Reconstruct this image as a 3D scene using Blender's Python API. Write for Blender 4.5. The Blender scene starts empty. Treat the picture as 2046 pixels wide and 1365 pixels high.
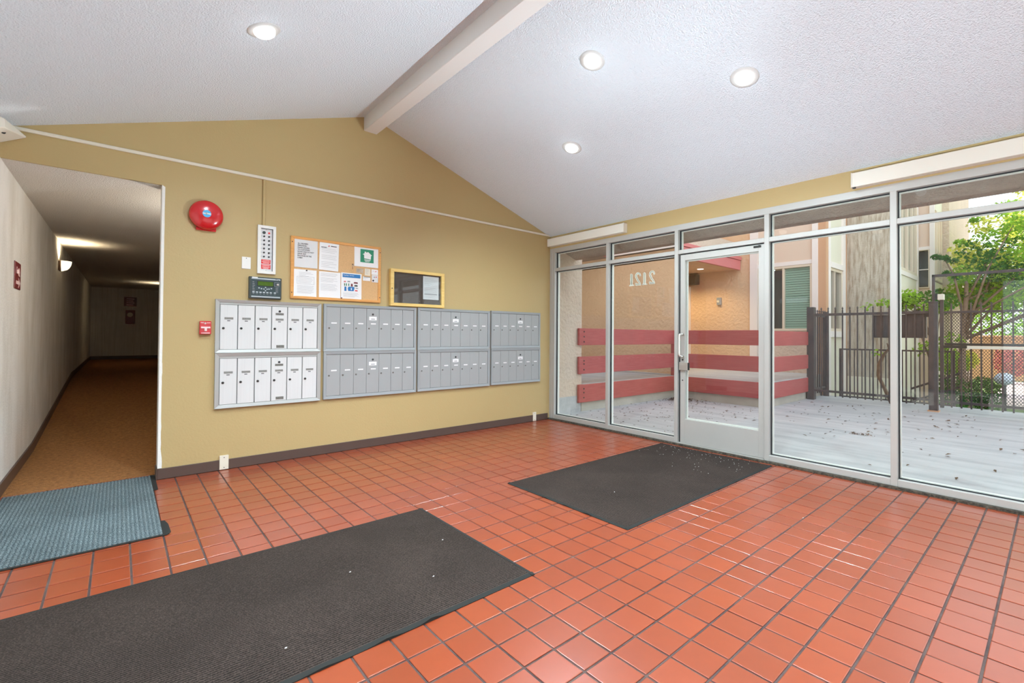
import bpy, bmesh, math, random
from mathutils import Vector, Matrix, Euler, noise
random.seed(7)
R = math.radians
PI = math.pi
S = bpy.context.scene
COL = S.collection

# ------------------------------------------------------------------ camera, sky, sun, exposure
cam_d = bpy.data.cameras.new('camera')
cam = bpy.data.objects.new('camera', cam_d)
COL.objects.link(cam)
cam_d.sensor_fit = 'HORIZONTAL'
cam_d.sensor_width = 36.0
cam_d.lens = 36.0 * 927.4 / 2046.0
cam_d.shift_y = -25.4 / 2046.0
cam_d.clip_start = 0.02
cam_d.clip_end = 400
YAW, PITCH, ROLL = R(40.27), R(0.7536), R(0.4366)
fw = Vector((math.sin(YAW) * math.cos(PITCH), math.cos(YAW) * math.cos(PITCH), math.sin(PITCH)))
rt0 = fw.cross(Vector((0, 0, 1))).normalized()
up0 = rt0.cross(fw)
rt = rt0 * math.cos(ROLL) + up0 * math.sin(ROLL)
up = -rt0 * math.sin(ROLL) + up0 * math.cos(ROLL)
m3 = Matrix((rt, up, -fw)).transposed()
cam.matrix_world = Matrix.Translation((0, 0, 1.2)) @ m3.to_4x4()
S.camera = cam

S.view_settings.view_transform = 'Standard'
S.view_settings.look = 'None'
S.view_settings.gamma = 1.0
S.view_settings.use_curve_mapping = False
S.view_settings.exposure = 0.16
S.render.film_transparent = False
S.cycles.max_bounces = 14
S.cycles.diffuse_bounces = 6
S.cycles.glossy_bounces = 6
S.cycles.transmission_bounces = 10
S.cycles.transparent_max_bounces = 24
S.cycles.sample_clamp_indirect = 6.0
S.cycles.caustics_reflective = False
S.cycles.caustics_refractive = False

SKY_STRENGTH = 1.95
SUN_STRENGTH = 9.0
LAMP_W = 122.0            # each recessed bulb, downward
UPLIGHT_FILL_W = 345.0         # floor uplights added out of view to brighten the ceiling
GLOW_W = 0.15             # each recessed bulb, all round
COOL = (0.76, 0.91, 1.0)

wd = bpy.data.worlds.new('sky')
S.world = wd
wd.use_nodes = True
wn = wd.node_tree
bg = wn.nodes['Background']
tc = wn.nodes.new('ShaderNodeTexCoord')
sx = wn.nodes.new('ShaderNodeSeparateXYZ')
cr = wn.nodes.new('ShaderNodeValToRGB')
cr.color_ramp.elements[0].position = 0.0
cr.color_ramp.elements[0].color = (0.93, 0.95, 1.0, 1)
cr.color_ramp.elements[1].position = 0.9
cr.color_ramp.elements[1].color = (0.72, 0.83, 1.0, 1)
wn.links.new(tc.outputs['Generated'], sx.inputs[0])
wn.links.new(sx.outputs['Z'], cr.inputs[0])
wn.links.new(cr.outputs[0], bg.inputs['Color'])
bg.inputs['Strength'].default_value = SKY_STRENGTH

sd = bpy.data.lights.new('sun', 'SUN')
sd.energy = SUN_STRENGTH
sd.angle = R(2.0)
sd.color = (1.0, 0.93, 0.8)
sun = bpy.data.objects.new('sun', sd)
COL.objects.link(sun)
sun.location = (20, 25, 30)
sun.rotation_euler = Vector((0.13, -0.50, -0.86)).to_track_quat('-Z', 'Y').to_euler()


# ------------------------------------------------------------------ materials
def lin(c):
    return tuple(((v / 255) / 12.92) if v / 255 <= 0.04045 else (((v / 255) + 0.055) / 1.055) ** 2.4 for v in c)


def mat(name, rgb, rough=0.6, metal=0.0, var=None, bump=None, spec=0.5, emit=None, island=None, streak=None, coat=0.0):
    """var=(scale, amount) colour mottling; bump=(scale, strength, detail); island = per-piece value spread; streak=(scale vec, rgb2, amount)"""
    m = bpy.data.materials.new(name)
    m.use_nodes = True
    nt = m.node_tree
    b = nt.nodes['Principled BSDF']
    col = lin(rgb) + (1,)
    b.inputs['Base Color'].default_value = col
    b.inputs['Roughness'].default_value = rough
    b.inputs['Metallic'].default_value = metal
    b.inputs['Specular IOR Level'].default_value = spec
    b.inputs['Coat Weight'].default_value = coat
    b.inputs['Coat Roughness'].default_value = 0.22
    if emit:
        b.inputs['Emission Color'].default_value = lin(emit[0]) + (1,)
        b.inputs['Emission Strength'].default_value = emit[1]
    tco = nt.nodes.new('ShaderNodeTexCoord')
    src = None
    if var:
        n = nt.nodes.new('ShaderNodeTexNoise')
        n.inputs['Scale'].default_value = var[0]
        n.inputs['Detail'].default_value = 4
        nt.links.new(tco.outputs['Object'], n.inputs['Vector'])
        mr = nt.nodes.new('ShaderNodeMapRange')
        mr.inputs[1].default_value = 0.25
        mr.inputs[2].default_value = 0.75
        mr.inputs[3].default_value = 1 - var[1]
        mr.inputs[4].default_value = 1 + var[1]
        nt.links.new(n.outputs['Fac'], mr.inputs[0])
        h = nt.nodes.new('ShaderNodeHueSaturation')
        h.inputs['Color'].default_value = col
        nt.links.new(mr.outputs[0], h.inputs['Value'])
        src = h.outputs[0]
    if streak:
        mp = nt.nodes.new('ShaderNodeMapping')
        mp.inputs['Scale'].default_value = streak[0]
        n = nt.nodes.new('ShaderNodeTexNoise')
        n.inputs['Scale'].default_value = 1.0
        n.inputs['Detail'].default_value = 6
        n.inputs['Roughness'].default_value = 0.65
        nt.links.new(tco.outputs['Object'], mp.inputs[0])
        nt.links.new(mp.outputs[0], n.inputs['Vector'])
        mr = nt.nodes.new('ShaderNodeMapRange')
        mr.inputs[1].default_value = 0.42
        mr.inputs[2].default_value = 0.68
        mr.inputs[3].default_value = 0
        mr.inputs[4].default_value = streak[2]
        nt.links.new(n.outputs['Fac'], mr.inputs[0])
        mx = nt.nodes.new('ShaderNodeMix')
        mx.data_type = 'RGBA'
        mx.inputs[6].default_value = col
        mx.inputs[7].default_value = lin(streak[1]) + (1,)
        if src:
            nt.links.new(src, mx.inputs[6])
        nt.links.new(mr.outputs[0], mx.inputs[0])
        src = mx.outputs[2]
    if island:
        g = nt.nodes.new('ShaderNodeNewGeometry')
        oi = nt.nodes.new('ShaderNodeObjectInfo')
        ad = nt.nodes.new('ShaderNodeMath')
        nt.links.new(g.outputs['Random Per Island'], ad.inputs[0])
        nt.links.new(oi.outputs['Random'], ad.inputs[1])
        fr = nt.nodes.new('ShaderNodeMath')
        fr.operation = 'FRACT'
        nt.links.new(ad.outputs[0], fr.inputs[0])
        mr = nt.nodes.new('ShaderNodeMapRange')
        mr.inputs[3].default_value = 1 - island
        mr.inputs[4].default_value = 1 + island
        nt.links.new(fr.outputs[0], mr.inputs[0])
        h = nt.nodes.new('ShaderNodeHueSaturation')
        h.inputs['Color'].default_value = col
        if src:
            nt.links.new(src, h.inputs['Color'])
        nt.links.new(mr.outputs[0], h.inputs['Value'])
        src = h.outputs[0]
    if src:
        nt.links.new(src, b.inputs['Base Color'])
    if bump:
        n = nt.nodes.new('ShaderNodeTexNoise')
        n.inputs['Scale'].default_value = bump[0]
        n.inputs['Detail'].default_value = bump[2] if len(bump) > 2 else 3
        nt.links.new(tco.outputs['Object'], n.inputs['Vector'])
        bp = nt.nodes.new('ShaderNodeBump')
        bp.inputs['Strength'].default_value = bump[1]
        bp.inputs['Distance'].default_value = bump[3] if len(bump) > 3 else 0.01
        nt.links.new(n.outputs['Fac'], bp.inputs['Height'])
        nt.links.new(bp.outputs[0], b.inputs['Normal'])
    return m


def glass_mat(name, tint=(255, 255, 255), refl=1.0):
    """thin architectural glass: clear pass-through plus a Fresnel mirror"""
    m = bpy.data.materials.new(name)
    m.use_nodes = True
    nt = m.node_tree
    for n in list(nt.nodes):
        nt.nodes.remove(n)
    o = nt.nodes.new('ShaderNodeOutputMaterial')
    t = nt.nodes.new('ShaderNodeBsdfTransparent')
    t.inputs[0].default_value = lin(tint) + (1,)
    g = nt.nodes.new('ShaderNodeBsdfGlossy')
    g.inputs['Roughness'].default_value = 0.0
    f = nt.nodes.new('ShaderNodeFresnel')
    ge = nt.nodes.new('ShaderNodeNewGeometry')
    io = nt.nodes.new('ShaderNodeMath')
    io.operation = 'MULTIPLY_ADD'
    io.inputs[1].default_value = 1 / 1.45 - 1.45
    io.inputs[2].default_value = 1.45
    nt.links.new(ge.outputs['Backfacing'], io.inputs[0])
    nt.links.new(io.outputs[0], f.inputs['IOR'])
    mu = nt.nodes.new('ShaderNodeMath')
    mu.operation = 'MULTIPLY'
    mu.inputs[1].default_value = refl
    mx = nt.nodes.new('ShaderNodeMixShader')
    nt.links.new(f.outputs[0], mu.inputs[0])
    nt.links.new(mu.outputs[0], mx.inputs[0])
    nt.links.new(t.outputs[0], mx.inputs[1])
    nt.links.new(g.outputs[0], mx.inputs[2])
    nt.links.new(mx.outputs[0], o.inputs[0])
    return m


def rib_mat(name, rgb, rgb2, axis, pitch, rough=0.95, speck=0.35, cross=None):
    """ribbed entrance matting: fine ridges along one axis, flecked pile"""
    m = mat(name, rgb, rough, spec=0.15)
    nt = m.node_tree
    b = nt.nodes['Principled BSDF']
    tco = nt.nodes.new('ShaderNodeTexCoord')
    w = nt.nodes.new('ShaderNodeTexWave')
    w.bands_direction = axis
    w.inputs['Scale'].default_value = 0.3142 / pitch
    w.inputs['Distortion'].default_value = 0.6
    w.inputs['Detail'].default_value = 2
    w.inputs['Detail Scale'].default_value = 30
    nt.links.new(tco.outputs['Object'], w.inputs['Vector'])
    n = nt.nodes.new('ShaderNodeTexNoise')
    n.inputs['Scale'].default_value = 190
    n.inputs['Detail'].default_value = 3
    nt.links.new(tco.outputs['Object'], n.inputs['Vector'])
    n2 = nt.nodes.new('ShaderNodeTexNoise')
    n2.inputs['Scale'].default_value = 2.2
    n2.inputs['Detail'].default_value = 5
    nt.links.new(tco.outputs['Object'], n2.inputs['Vector'])
    ad = nt.nodes.new('ShaderNodeMath')
    ad.operation = 'MULTIPLY_ADD'
    ad.inputs[1].default_value = 0.55
    rib = w.outputs['Fac']
    if cross:
        w2 = nt.nodes.new('ShaderNodeTexWave')
        w2.bands_direction = 'Y' if axis == 'X' else 'X'
        w2.inputs['Scale'].default_value = 0.3142 / cross
        w2.inputs['Distortion'].default_value = 1.5
        w2.inputs['Detail Scale'].default_value = 20
        nt.links.new(tco.outputs['Object'], w2.inputs['Vector'])
        mc = nt.nodes.new('ShaderNodeMath')
        mc.operation = 'MULTIPLY'
        nt.links.new(w.outputs['Fac'], mc.inputs[0])
        nt.links.new(w2.outputs['Fac'], mc.inputs[1])
        rib = mc.outputs[0]
    nt.links.new(rib, ad.inputs[0])
    mr = nt.nodes.new('ShaderNodeMapRange')
    mr.inputs[1].default_value = 0.44
    mr.inputs[2].default_value = 0.66
    mr.inputs[3].default_value = 0
    mr.inputs[4].default_value = speck * 1.3
    nt.links.new(n.outputs['Fac'], mr.inputs[0])
    nt.links.new(mr.outputs[0], ad.inputs[2])
    mx = nt.nodes.new('ShaderNodeMix')
    mx.data_type = 'RGBA'
    mx.inputs[6].default_value = lin(rgb) + (1,)
    mx.inputs[7].default_value = lin(rgb2) + (1,)
    nt.links.new(ad.outputs[0], mx.inputs[0])
    h = nt.nodes.new('ShaderNodeHueSaturation')
    mr2 = nt.nodes.new('ShaderNodeMapRange')
    mr2.inputs[1].default_value = 0.3
    mr2.inputs[2].default_value = 0.7
    mr2.inputs[3].default_value = 0.8
    mr2.inputs[4].default_value = 1.2
    nt.links.new(n2.outputs['Fac'], mr2.inputs[0])
    nt.links.new(mr2.outputs[0], h.inputs['Value'])
    nt.links.new(mx.outputs[2], h.inputs['Color'])
    nt.links.new(h.outputs[0], b.inputs['Base Color'])
    bp = nt.nodes.new('ShaderNodeBump')
    bp.inputs['Strength'].default_value = 0.6
    bp.inputs['Distance'].default_value = 0.004
    nt.links.new(ad.outputs[0], bp.inputs['Height'])
    nt.links.new(bp.outputs[0], b.inputs['Normal'])
    return m


def leaf_mat(name, rgb, spread=0.35):
    m = mat(name, rgb, 0.55, island=spread, spec=0.3)
    nt = m.node_tree
    b = nt.nodes['Principled BSDF']
    tr = nt.nodes.new('ShaderNodeBsdfTranslucent')
    src = b.inputs['Base Color'].links[0].from_socket
    nt.links.new(src, tr.inputs['Color'])
    mx = nt.nodes.new('ShaderNodeMixShader')
    mx.inputs[0].default_value = 0.6
    nt.links.new(b.outputs[0], mx.inputs[1])
    nt.links.new(tr.outputs[0], mx.inputs[2])
    nt.links.new(mx.outputs[0], nt.nodes['Material Output'].inputs[0])
    return m


M = {}
M['ceiling'] = mat('popcorn_plaster', (232, 240, 247), 0.62, bump=(105, 0.9, 3, 0.014), spec=0.35)
M['ring'] = mat('lamp_trim_enamel', (205, 205, 203), 0.4)
M['beam'] = mat('white_beam_paint', (232, 231, 228), 0.5, bump=(14, 0.05))
M['yellow'] = mat('mustard_wall_paint', (186, 162, 112), 0.5, var=(0.8, 0.03), bump=(70, 0.16, 4, 0.006))
M['hall_wall'] = mat('hall_plaster', (228, 225, 219), 0.75, var=(3, 0.05), bump=(60, 0.5, 4, 0.008), streak=((30, 3, 1.0), (188, 180, 164), 0.5))
M['hall_ceiling'] = mat('hall_popcorn', (215, 210, 202), 0.8, bump=(120, 0.8, 2, 0.012))
M['white_paint'] = mat('white_paint', (232, 230, 224), 0.5)
M['chip'] = mat('bare_plaster', (238, 236, 230), 0.8, bump=(60, 0.2))
M['tile'] = mat('quarry_tile', (140, 62, 34), 0.3, var=(7, 0.06), bump=(28, 0.035, 3, 0.004), island=0.09, spec=0.6, coat=0.3)
M['grout'] = mat('dark_grout', (66, 52, 50), 0.95, var=(18, 0.35), streak=((6, 6, 6), (120, 100, 90), 0.45))
M['carpet'] = mat('brown_hall_carpet', (168, 118, 72), 0.98, var=(60, 0.5), bump=(140, 1.0, 2, 0.01), spec=0.1, streak=((30, 30, 30), (110, 82, 58), 0.7))
M['base'] = mat('brown_vinyl_base', (84, 66, 58), 0.42, var=(3, 0.05))
M['mat'] = rib_mat('ribbed_charcoal_mat', (22, 17, 15), (80, 68, 61), 'Y', 0.0125)
M['mat_rim'] = mat('mat_rubber_rim', (46, 46, 44), 0.95, spec=0.15)
M['blue_mat'] = rib_mat('ribbed_blue_mat', (46, 60, 66), (150, 164, 166), 'X', 0.021, speck=0.55, cross=0.017)
M['alu'] = mat('satin_aluminium', (186, 184, 178), 0.42, metal=0.25, var=(5, 0.02))
M['alu_bead'] = mat('daylit_aluminium', (244, 241, 234), 0.4, metal=0.15)  # near-white aluminium: daylight on the frame edges is put into the colour
M['gasket'] = mat('black_gasket', (30, 32, 36), 0.6)
M['dirt'] = mat('grime', (54, 48, 40), 0.95, var=(30, 0.5), bump=(80, 1.0, 4, 0.01), streak=((40, 40, 40), (118, 108, 92), 0.7))
M['glass'] = glass_mat('window_glass', (250, 253, 252))
M['case_glass'] = glass_mat('display_glass', (250, 252, 252))
M['steel'] = mat('brushed_steel', (196, 194, 188), 0.32, metal=0.8)
M['chrome'] = mat('bright_metal', (236, 234, 228), 0.2, metal=0.7)
M['dark_metal'] = mat('dark_metal', (62, 60, 58), 0.4, metal=0.6)
M['mb_white'] = mat('white_enamel', (214, 213, 211), 0.42, streak=((60, 60, 1.5), (204, 203, 201), 0.5))
M['mb_frame'] = mat('mailbox_aluminium', (180, 180, 176), 0.38, metal=0.35)
M['mb_grey'] = mat('grey_enamel', (162, 163, 162), 0.4, metal=0.1)
M['mb_grey_frame'] = mat('grey_frame_enamel', (158, 162, 163), 0.42, metal=0.15)
M['mb_back'] = mat('mailbox_inner', (108, 110, 110), 0.6)
M['tag'] = mat('engraved_tag', (116, 114, 108), 0.5, streak=((160, 10, 160), (176, 174, 168), 0.7))
M['lock_metal'] = mat('grey_lock_metal', (124, 122, 116), 0.3, metal=0.7)
M['ink_soft'] = mat('soft_black_ink', (98, 96, 96), 0.7)
M['tag_dark'] = mat('dark_engraved_tag', (92, 90, 84), 0.5, streak=((160, 10, 160), (150, 148, 140), 0.8))
M['ink'] = mat('black_ink', (52, 52, 54), 0.7)
M['ink_grey'] = mat('grey_ink', (158, 156, 158), 0.8)
M['paper'] = mat('white_paper', (238, 237, 236), 0.75)
M['paper_grey'] = mat('off_white_paper', (222, 221, 220), 0.75)
M['paper_cream'] = mat('cream_card', (232, 222, 202), 0.7)
M['paper_tan'] = mat('faded_card', (190, 172, 150), 0.7, var=(60, 0.2))
M['cork'] = mat('cork', (214, 172, 122), 0.9, var=(120, 0.08), bump=(200, 0.2))
M['oak'] = mat('honey_wood', (222, 160, 88), 0.42, streak=((6, 6, 60), (200, 136, 66), 0.6))
M['pine'] = mat('pale_pine', (232, 200, 122), 0.45, streak=((5, 5, 50), (214, 172, 92), 0.6))
M['case_back'] = mat('dark_brown_backing', (78, 64, 56), 0.7, var=(9, 0.1))
M['red'] = mat('fire_red', (196, 14, 24), 0.16, coat=0.6)
M['red_flat'] = mat('red_print', (216, 30, 34), 0.5)
M['pink'] = mat('pale_print', (246, 214, 212), 0.5)
M['blue_print'] = mat('blue_print', (42, 116, 176), 0.5)
M['sky_print'] = mat('light_blue_print', (74, 170, 220), 0.4)
M['green_print'] = mat('green_print', (30, 134, 96), 0.5)
M['maroon'] = mat('maroon_sign', (112, 28, 34), 0.4)
M['panel_dark'] = mat('charcoal_plastic', (62, 68, 64), 0.4)
M['panel_face'] = mat('dark_teal_overlay', (50, 66, 68), 0.45, var=(60, 0.1))
M['lcd'] = mat('green_lcd', (72, 100, 30), 0.15, var=(40, 0.1))
M['silver_strip'] = mat('silver_strip', (184, 192, 196), 0.35, metal=0.3)
M['ivory'] = mat('ivory_plastic', (226, 218, 200), 0.4)
M['raceway'] = mat('cream_raceway', (226, 218, 200), 0.45)
M['cream_box'] = mat('cream_metal', (230, 225, 212), 0.4)
M['bulb'] = mat('lit_bulb', (255, 255, 252), 0.3, emit=((255, 252, 246), 1.5))
M['sconce_glass'] = mat('lit_sconce_glass', (255, 246, 226), 0.3, emit=((255, 236, 200), 1.6))
M['bronze'] = mat('bronze_metal', (96, 74, 56), 0.4, metal=0.5)
# outside
M['concrete'] = mat('pale_concrete', (196, 194, 192), 0.6, var=(0.5, 0.10), bump=(30, 0.3, 5, 0.01), streak=((5, 0.9, 5), (140, 140, 142), 0.5), spec=0.4)
M['concrete_raw'] = mat('footing_concrete', (190, 182, 168), 0.85, var=(3, 0.14), bump=(25, 0.4, 5, 0.01))
M['stucco'] = mat('tan_stucco', (226, 188, 150), 0.85, var=(2, 0.05), bump=(16, 0.8, 6, 0.03))
M['stucco_pale'] = mat('pinkish_stucco', (218, 196, 176), 0.85, var=(2, 0.06), bump=(20, 0.9, 6, 0.035))
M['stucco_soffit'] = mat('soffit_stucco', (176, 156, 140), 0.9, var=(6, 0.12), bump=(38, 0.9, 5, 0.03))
M['tower'] = mat('weathered_stucco', (200, 187, 168), 0.9, var=(3, 0.08), bump=(30, 0.5, 5, 0.02), streak=((20, 20, 2.6), (142, 116, 88), 0.85))
M['panel_peach'] = mat('peach_panel', (226, 200, 178), 0.7, var=(2, 0.02))
M['panel_cream'] = mat('cream_siding', (228, 220, 198), 0.7)
M['trim_cream'] = mat('cream_trim', (240, 228, 220), 0.6)
M['trim_tan'] = mat('tan_trim', (206, 158, 120), 0.7)
M['plank'] = mat('red_plank_paint', (176, 78, 74), 0.6, var=(3, 0.09), bump=(30, 0.15), streak=((3, 3, 60), (194, 108, 100), 0.5))
M['fascia'] = mat('pink_red_fascia', (214, 124, 122), 0.6, var=(2, 0.04))
M['window_frame_ext'] = mat('beige_window_frame', (226, 208, 184), 0.5)
M['blind'] = mat('sage_blind', (160, 188, 168), 0.6)
M['dark_room'] = mat('dark_interior', (48, 52, 50), 0.8)
M['iron'] = mat('worn_black_iron', (74, 66, 66), 0.55, metal=0.3, var=(9, 0.2), bump=(60, 0.3), streak=((9, 9, 3), (110, 92, 84), 0.5))
M['mesh'] = mat('black_mesh', (44, 40, 40), 0.6)
M['bark'] = mat('grey_bark', (128, 104, 84), 0.9, var=(9, 0.2), bump=(30, 0.8))
M['leaf'] = leaf_mat('bright_leaf', (150, 190, 60))
M['leaf_yellow'] = leaf_mat('yellow_leaf', (226, 224, 104))
M['leaf_dark'] = leaf_mat('deep_leaf', (72, 122, 50))
M['leaf_red'] = leaf_mat('rosy_leaf', (178, 98, 96))
M['dry_leaf'] = mat('dry_leaf', (104, 82, 60), 0.9, island=0.4)
M['garden'] = mat('garden_ground', (96, 120, 64), 0.95, var=(4, 0.3), bump=(20, 0.8, 5, 0.05))
M['patio'] = mat('pinkish_patio', (226, 204, 200), 0.8, var=(3, 0.05))
M['globe'] = mat('white_globe', (214, 222, 236), 0.3)
M['wood_siding'] = mat('orange_wood_siding', (206, 158, 116), 0.7, streak=((2, 2, 30), (184, 132, 90), 0.5))
M['decal'] = mat('silver_decal', (186, 180, 164), 0.5)
M['decal_edge'] = mat('white_decal_edge', (240, 240, 232), 0.5)
M['flue'] = mat('dark_grille', (104, 88, 72), 0.7)
M['car_blue'] = mat('pale_blue_paint', (150, 176, 214), 0.3)


# ------------------------------------------------------------------ mesh helpers
class MB:
    def __init__(self):
        self.v = []
        self.f = []

    def add(self, verts, faces):
        o = len(self.v)
        self.v += [tuple(p) for p in verts]
        self.f += [tuple(i + o for i in f) for f in faces]
        return self

    def box(self, x0, x1, y0, y1, z0, z1):
        x0, x1 = min(x0, x1), max(x0, x1)
        y0, y1 = min(y0, y1), max(y0, y1)
        z0, z1 = min(z0, z1), max(z0, z1)
        v = [(x0, y0, z0), (x1, y0, z0), (x1, y1, z0), (x0, y1, z0), (x0, y0, z1), (x1, y0, z1), (x1, y1, z1), (x0, y1, z1)]
        return self.add(v, [(0, 3, 2, 1), (4, 5, 6, 7), (0, 1, 5, 4), (1, 2, 6, 5), (2, 3, 7, 6), (3, 0, 4, 7)])

    def prism(self, poly, d, map3):
        """poly = 2-D outline (ccw), extruded from 0 to d; map3(a, b, t) -> 3-D"""
        n = len(poly)
        v = [map3(a, b, 0) for a, b in poly] + [map3(a, b, d) for a, b in poly]
        f = [tuple(range(n))[::-1], tuple(range(n, 2 * n))]
        f += [(i, (i + 1) % n, n + (i + 1) % n, n + i) for i in range(n)]
        return self.add(v, f)

    def cyl(self, p0, p1, r0, r1=None, n=16, caps=True):
        r1 = r0 if r1 is None else r1
        p0, p1 = Vector(p0), Vector(p1)
        a = (p1 - p0).normalized()
        b = a.orthogonal().normalized()
        c = a.cross(b)
        v = []
        for p, r in ((p0, r0), (p1, r1)):
            for i in range(n):
                t = 2 * PI * i / n
                v.append(p + (b * math.cos(t) + c * math.sin(t)) * r)
        f = [(i, (i + 1) % n, n + (i + 1) % n, n + i) for i in range(n)]
        if caps:
            f += [tuple(range(n))[::-1], tuple(range(n, 2 * n))]
        return self.add(v, f)

    def lathe(self, prof, origin, axis, n=24):
        """prof = [(radius, height along axis)]"""
        o, a = Vector(origin), Vector(axis).normalized()
        b = a.orthogonal().normalized()
        c = a.cross(b)
        v = []
        for r, h in prof:
            for i in range(n):
                t = 2 * PI * i / n
                v.append(o + a * h + (b * math.cos(t) + c * math.sin(t)) * r)
        f = []
        for k in range(len(prof) - 1):
            for i in range(n):
                f.append((k * n + i, k * n + (i + 1) % n, (k + 1) * n + (i + 1) % n, (k + 1) * n + i))
        f.append(tuple(range(n))[::-1])
        f.append(tuple(range((len(prof) - 1) * n, len(prof) * n)))
        return self.add(v, f)

    def tube(self, pts, r, n=10):
        pts = [Vector(p) for p in pts]
        rs = r if isinstance(r, (list, tuple)) else [r] * len(pts)
        v, f = [], []
        b = None
        for k, p in enumerate(pts):
            a = (pts[min(k + 1, len(pts) - 1)] - pts[max(k - 1, 0)]).normalized()
            if b is None:
                b = a.orthogonal().normalized()
            b = (b - a * a.dot(b)).normalized()
            c = a.cross(b)
            for i in range(n):
                t = 2 * PI * i / n
                v.append(p + (b * math.cos(t) + c * math.sin(t)) * rs[k])
        for k in range(len(pts) - 1):
            for i in range(n):
                f.append((k * n + i, k * n + (i + 1) % n, (k + 1) * n + (i + 1) % n, (k + 1) * n + i))
        f.append(tuple(range(n))[::-1])
        f.append(tuple(range((len(pts) - 1) * n, len(pts) * n)))
        return self.add(v, f)

    def ball(self, c, r, n=16, m=10, sq=(1, 1, 1)):
        v, f = [], []
        for j in range(m + 1):
            ph = PI * j / m
            for i in range(n):
                t = 2 * PI * i / n
                v.append((c[0] + r * sq[0] * math.sin(ph) * math.cos(t), c[1] + r * sq[1] * math.sin(ph) * math.sin(t), c[2] + r * sq[2] * math.cos(ph)))
        for j in range(m):
            for i in range(n):
                f.append((j * n + i, (j + 1) * n + i, (j + 1) * n + (i + 1) % n, j * n + (i + 1) % n))
        return self.add(v, f)

    def mesh(self, name, m, origin=(0, 0, 0), bevel=0.0, smooth=False):
        ox, oy, oz = origin
        me = bpy.data.meshes.new(name)
        me.from_pydata([(x - ox, y - oy, z - oz) for x, y, z in self.v], [], self.f)
        bm = bmesh.new()
        bm.from_mesh(me)
        bmesh.ops.recalc_face_normals(bm, faces=bm.faces)
        if bevel:
            es = [e for e in bm.edges if len(e.link_faces) == 2 and e.calc_face_angle(0) > 0.6]
            bmesh.ops.bevel(bm, geom=es, offset=bevel, segments=1, affect='EDGES', clamp_overlap=True)
        bm.to_mesh(me)
        bm.free()
        me.materials.append(m)
        if smooth:
            for p in me.polygons:
                p.use_smooth = True
        return me

    def build(self, name, m, parent=None, origin=None, bevel=0.0, smooth=False, kind=None, label=None):
        o0 = Vector(origin) if origin is not None else (WORLD.get(parent.name, Vector()) if parent else Vector())
        me = self.mesh(name, m, o0, bevel, smooth)
        return place(name, me, parent, o0, kind, label)


WORLD = {}


def place(name, me, parent=None, origin=(0, 0, 0), kind=None, label=None):
    o = bpy.data.objects.new(name, me)
    COL.objects.link(o)
    org = Vector(origin)
    if parent:
        o.parent = parent
        o.location = org - WORLD.get(parent.name, Vector())
    else:
        o.location = org
    WORLD[o.name] = org
    if kind:
        o['kind'] = kind
    if label:
        o['label'] = label
    return o


def empty(name, loc, kind=None):
    o = bpy.data.objects.new(name, None)
    COL.objects.link(o)
    o.empty_display_size = 0.1
    o.location = loc
    WORLD[o.name] = Vector(loc)
    if kind:
        o['kind'] = kind
    return o


def tag(o, label, cat, group=None):
    o['label'] = label
    o['category'] = cat
    if group:
        o['group'] = group
    return o


def thing(name, loc, label, cat, group=None):
    return tag(empty(name, loc), label, cat, group)


def box(*a):
    return MB().box(*a)


ROT_BACK = Matrix.Rotation(R(90), 4, 'X')                                   # text that faces -y
ROT_LEFT = Matrix.Rotation(R(90), 4, 'Z') @ Matrix.Rotation(R(90), 4, 'X')  # text that faces +x


def text(name, s, size, m, parent, loc, rot=ROT_BACK, align='LEFT', extrude=0.0004, spacing=1.0, bold=0.0, sx_=1.0, kind=None):
    c = bpy.data.curves.new('tmp_text', 'FONT')
    c.body = s
    c.size = size
    c.align_x = align
    c.align_y = 'CENTER'
    c.extrude = extrude
    c.offset = bold
    c.space_line = spacing
    c.resolution_u = 3
    t = bpy.data.objects.new('tmp_text', c)
    COL.objects.link(t)
    dg = bpy.context.evaluated_depsgraph_get()
    me = bpy.data.meshes.new_from_object(t.evaluated_get(dg))
    bpy.data.objects.remove(t)
    bpy.data.curves.remove(c)
    me.transform(rot @ Matrix.Diagonal((sx_, 1, 1, 1)))
    me.name = name
    me.materials.clear()
    me.materials.append(m)
    return place(name, me, parent, loc, kind)


def pan(x0, x1, z0, z1, y, d):
    """plate on the back wall: front at y-d"""
    return box(x0, x1, y - d, y, z0, z1)


def ring_frame(x0, x1, z0, z1, wl, wt, y_wall, depth, slope=0.0, y_in=None):
    """mitred picture frame facing -y: four trapezoid rails; slope tips the face in toward the opening"""
    mb = MB()
    yf = y_wall - depth
    yi = yf + slope
    O = [(x0, z0), (x1, z0), (x1, z1), (x0, z1)]
    I = [(x0 + wl, z0 + wt), (x1 - wl, z0 + wt), (x1 - wl, z1 - wt), (x0 + wl, z1 - wt)]
    for k in range(4):
        a, b = O[k], O[(k + 1) % 4]
        c, d = I[(k + 1) % 4], I[k]
        v = [(a[0], yf, a[1]), (b[0], yf, b[1]), (c[0], yi, c[1]), (d[0], yi, d[1]),
             (a[0], y_wall, a[1]), (b[0], y_wall, b[1]), (c[0], y_wall, c[1]), (d[0], y_wall, d[1])]
        mb.add(v, [(0, 1, 2, 3), (7, 6, 5, 4), (0, 4, 5, 1), (1, 5, 6, 2), (2, 6, 7, 3), (3, 7, 4, 0)])
    return mb


# ------------------------------------------------------------------ room shell
BW = 4.75           # back wall plane (y)
GX = 4.735          # inner face of the glazed front (x)
LX = -0.66          # left wall plane (x)
YN = -4.2           # rear wall
RIDGE_X, RIDGE_Z, SL = 2.035, 3.522, 0.335


def roof(x):
    return RIDGE_Z - SL * abs(x - RIDGE_X)


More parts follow.
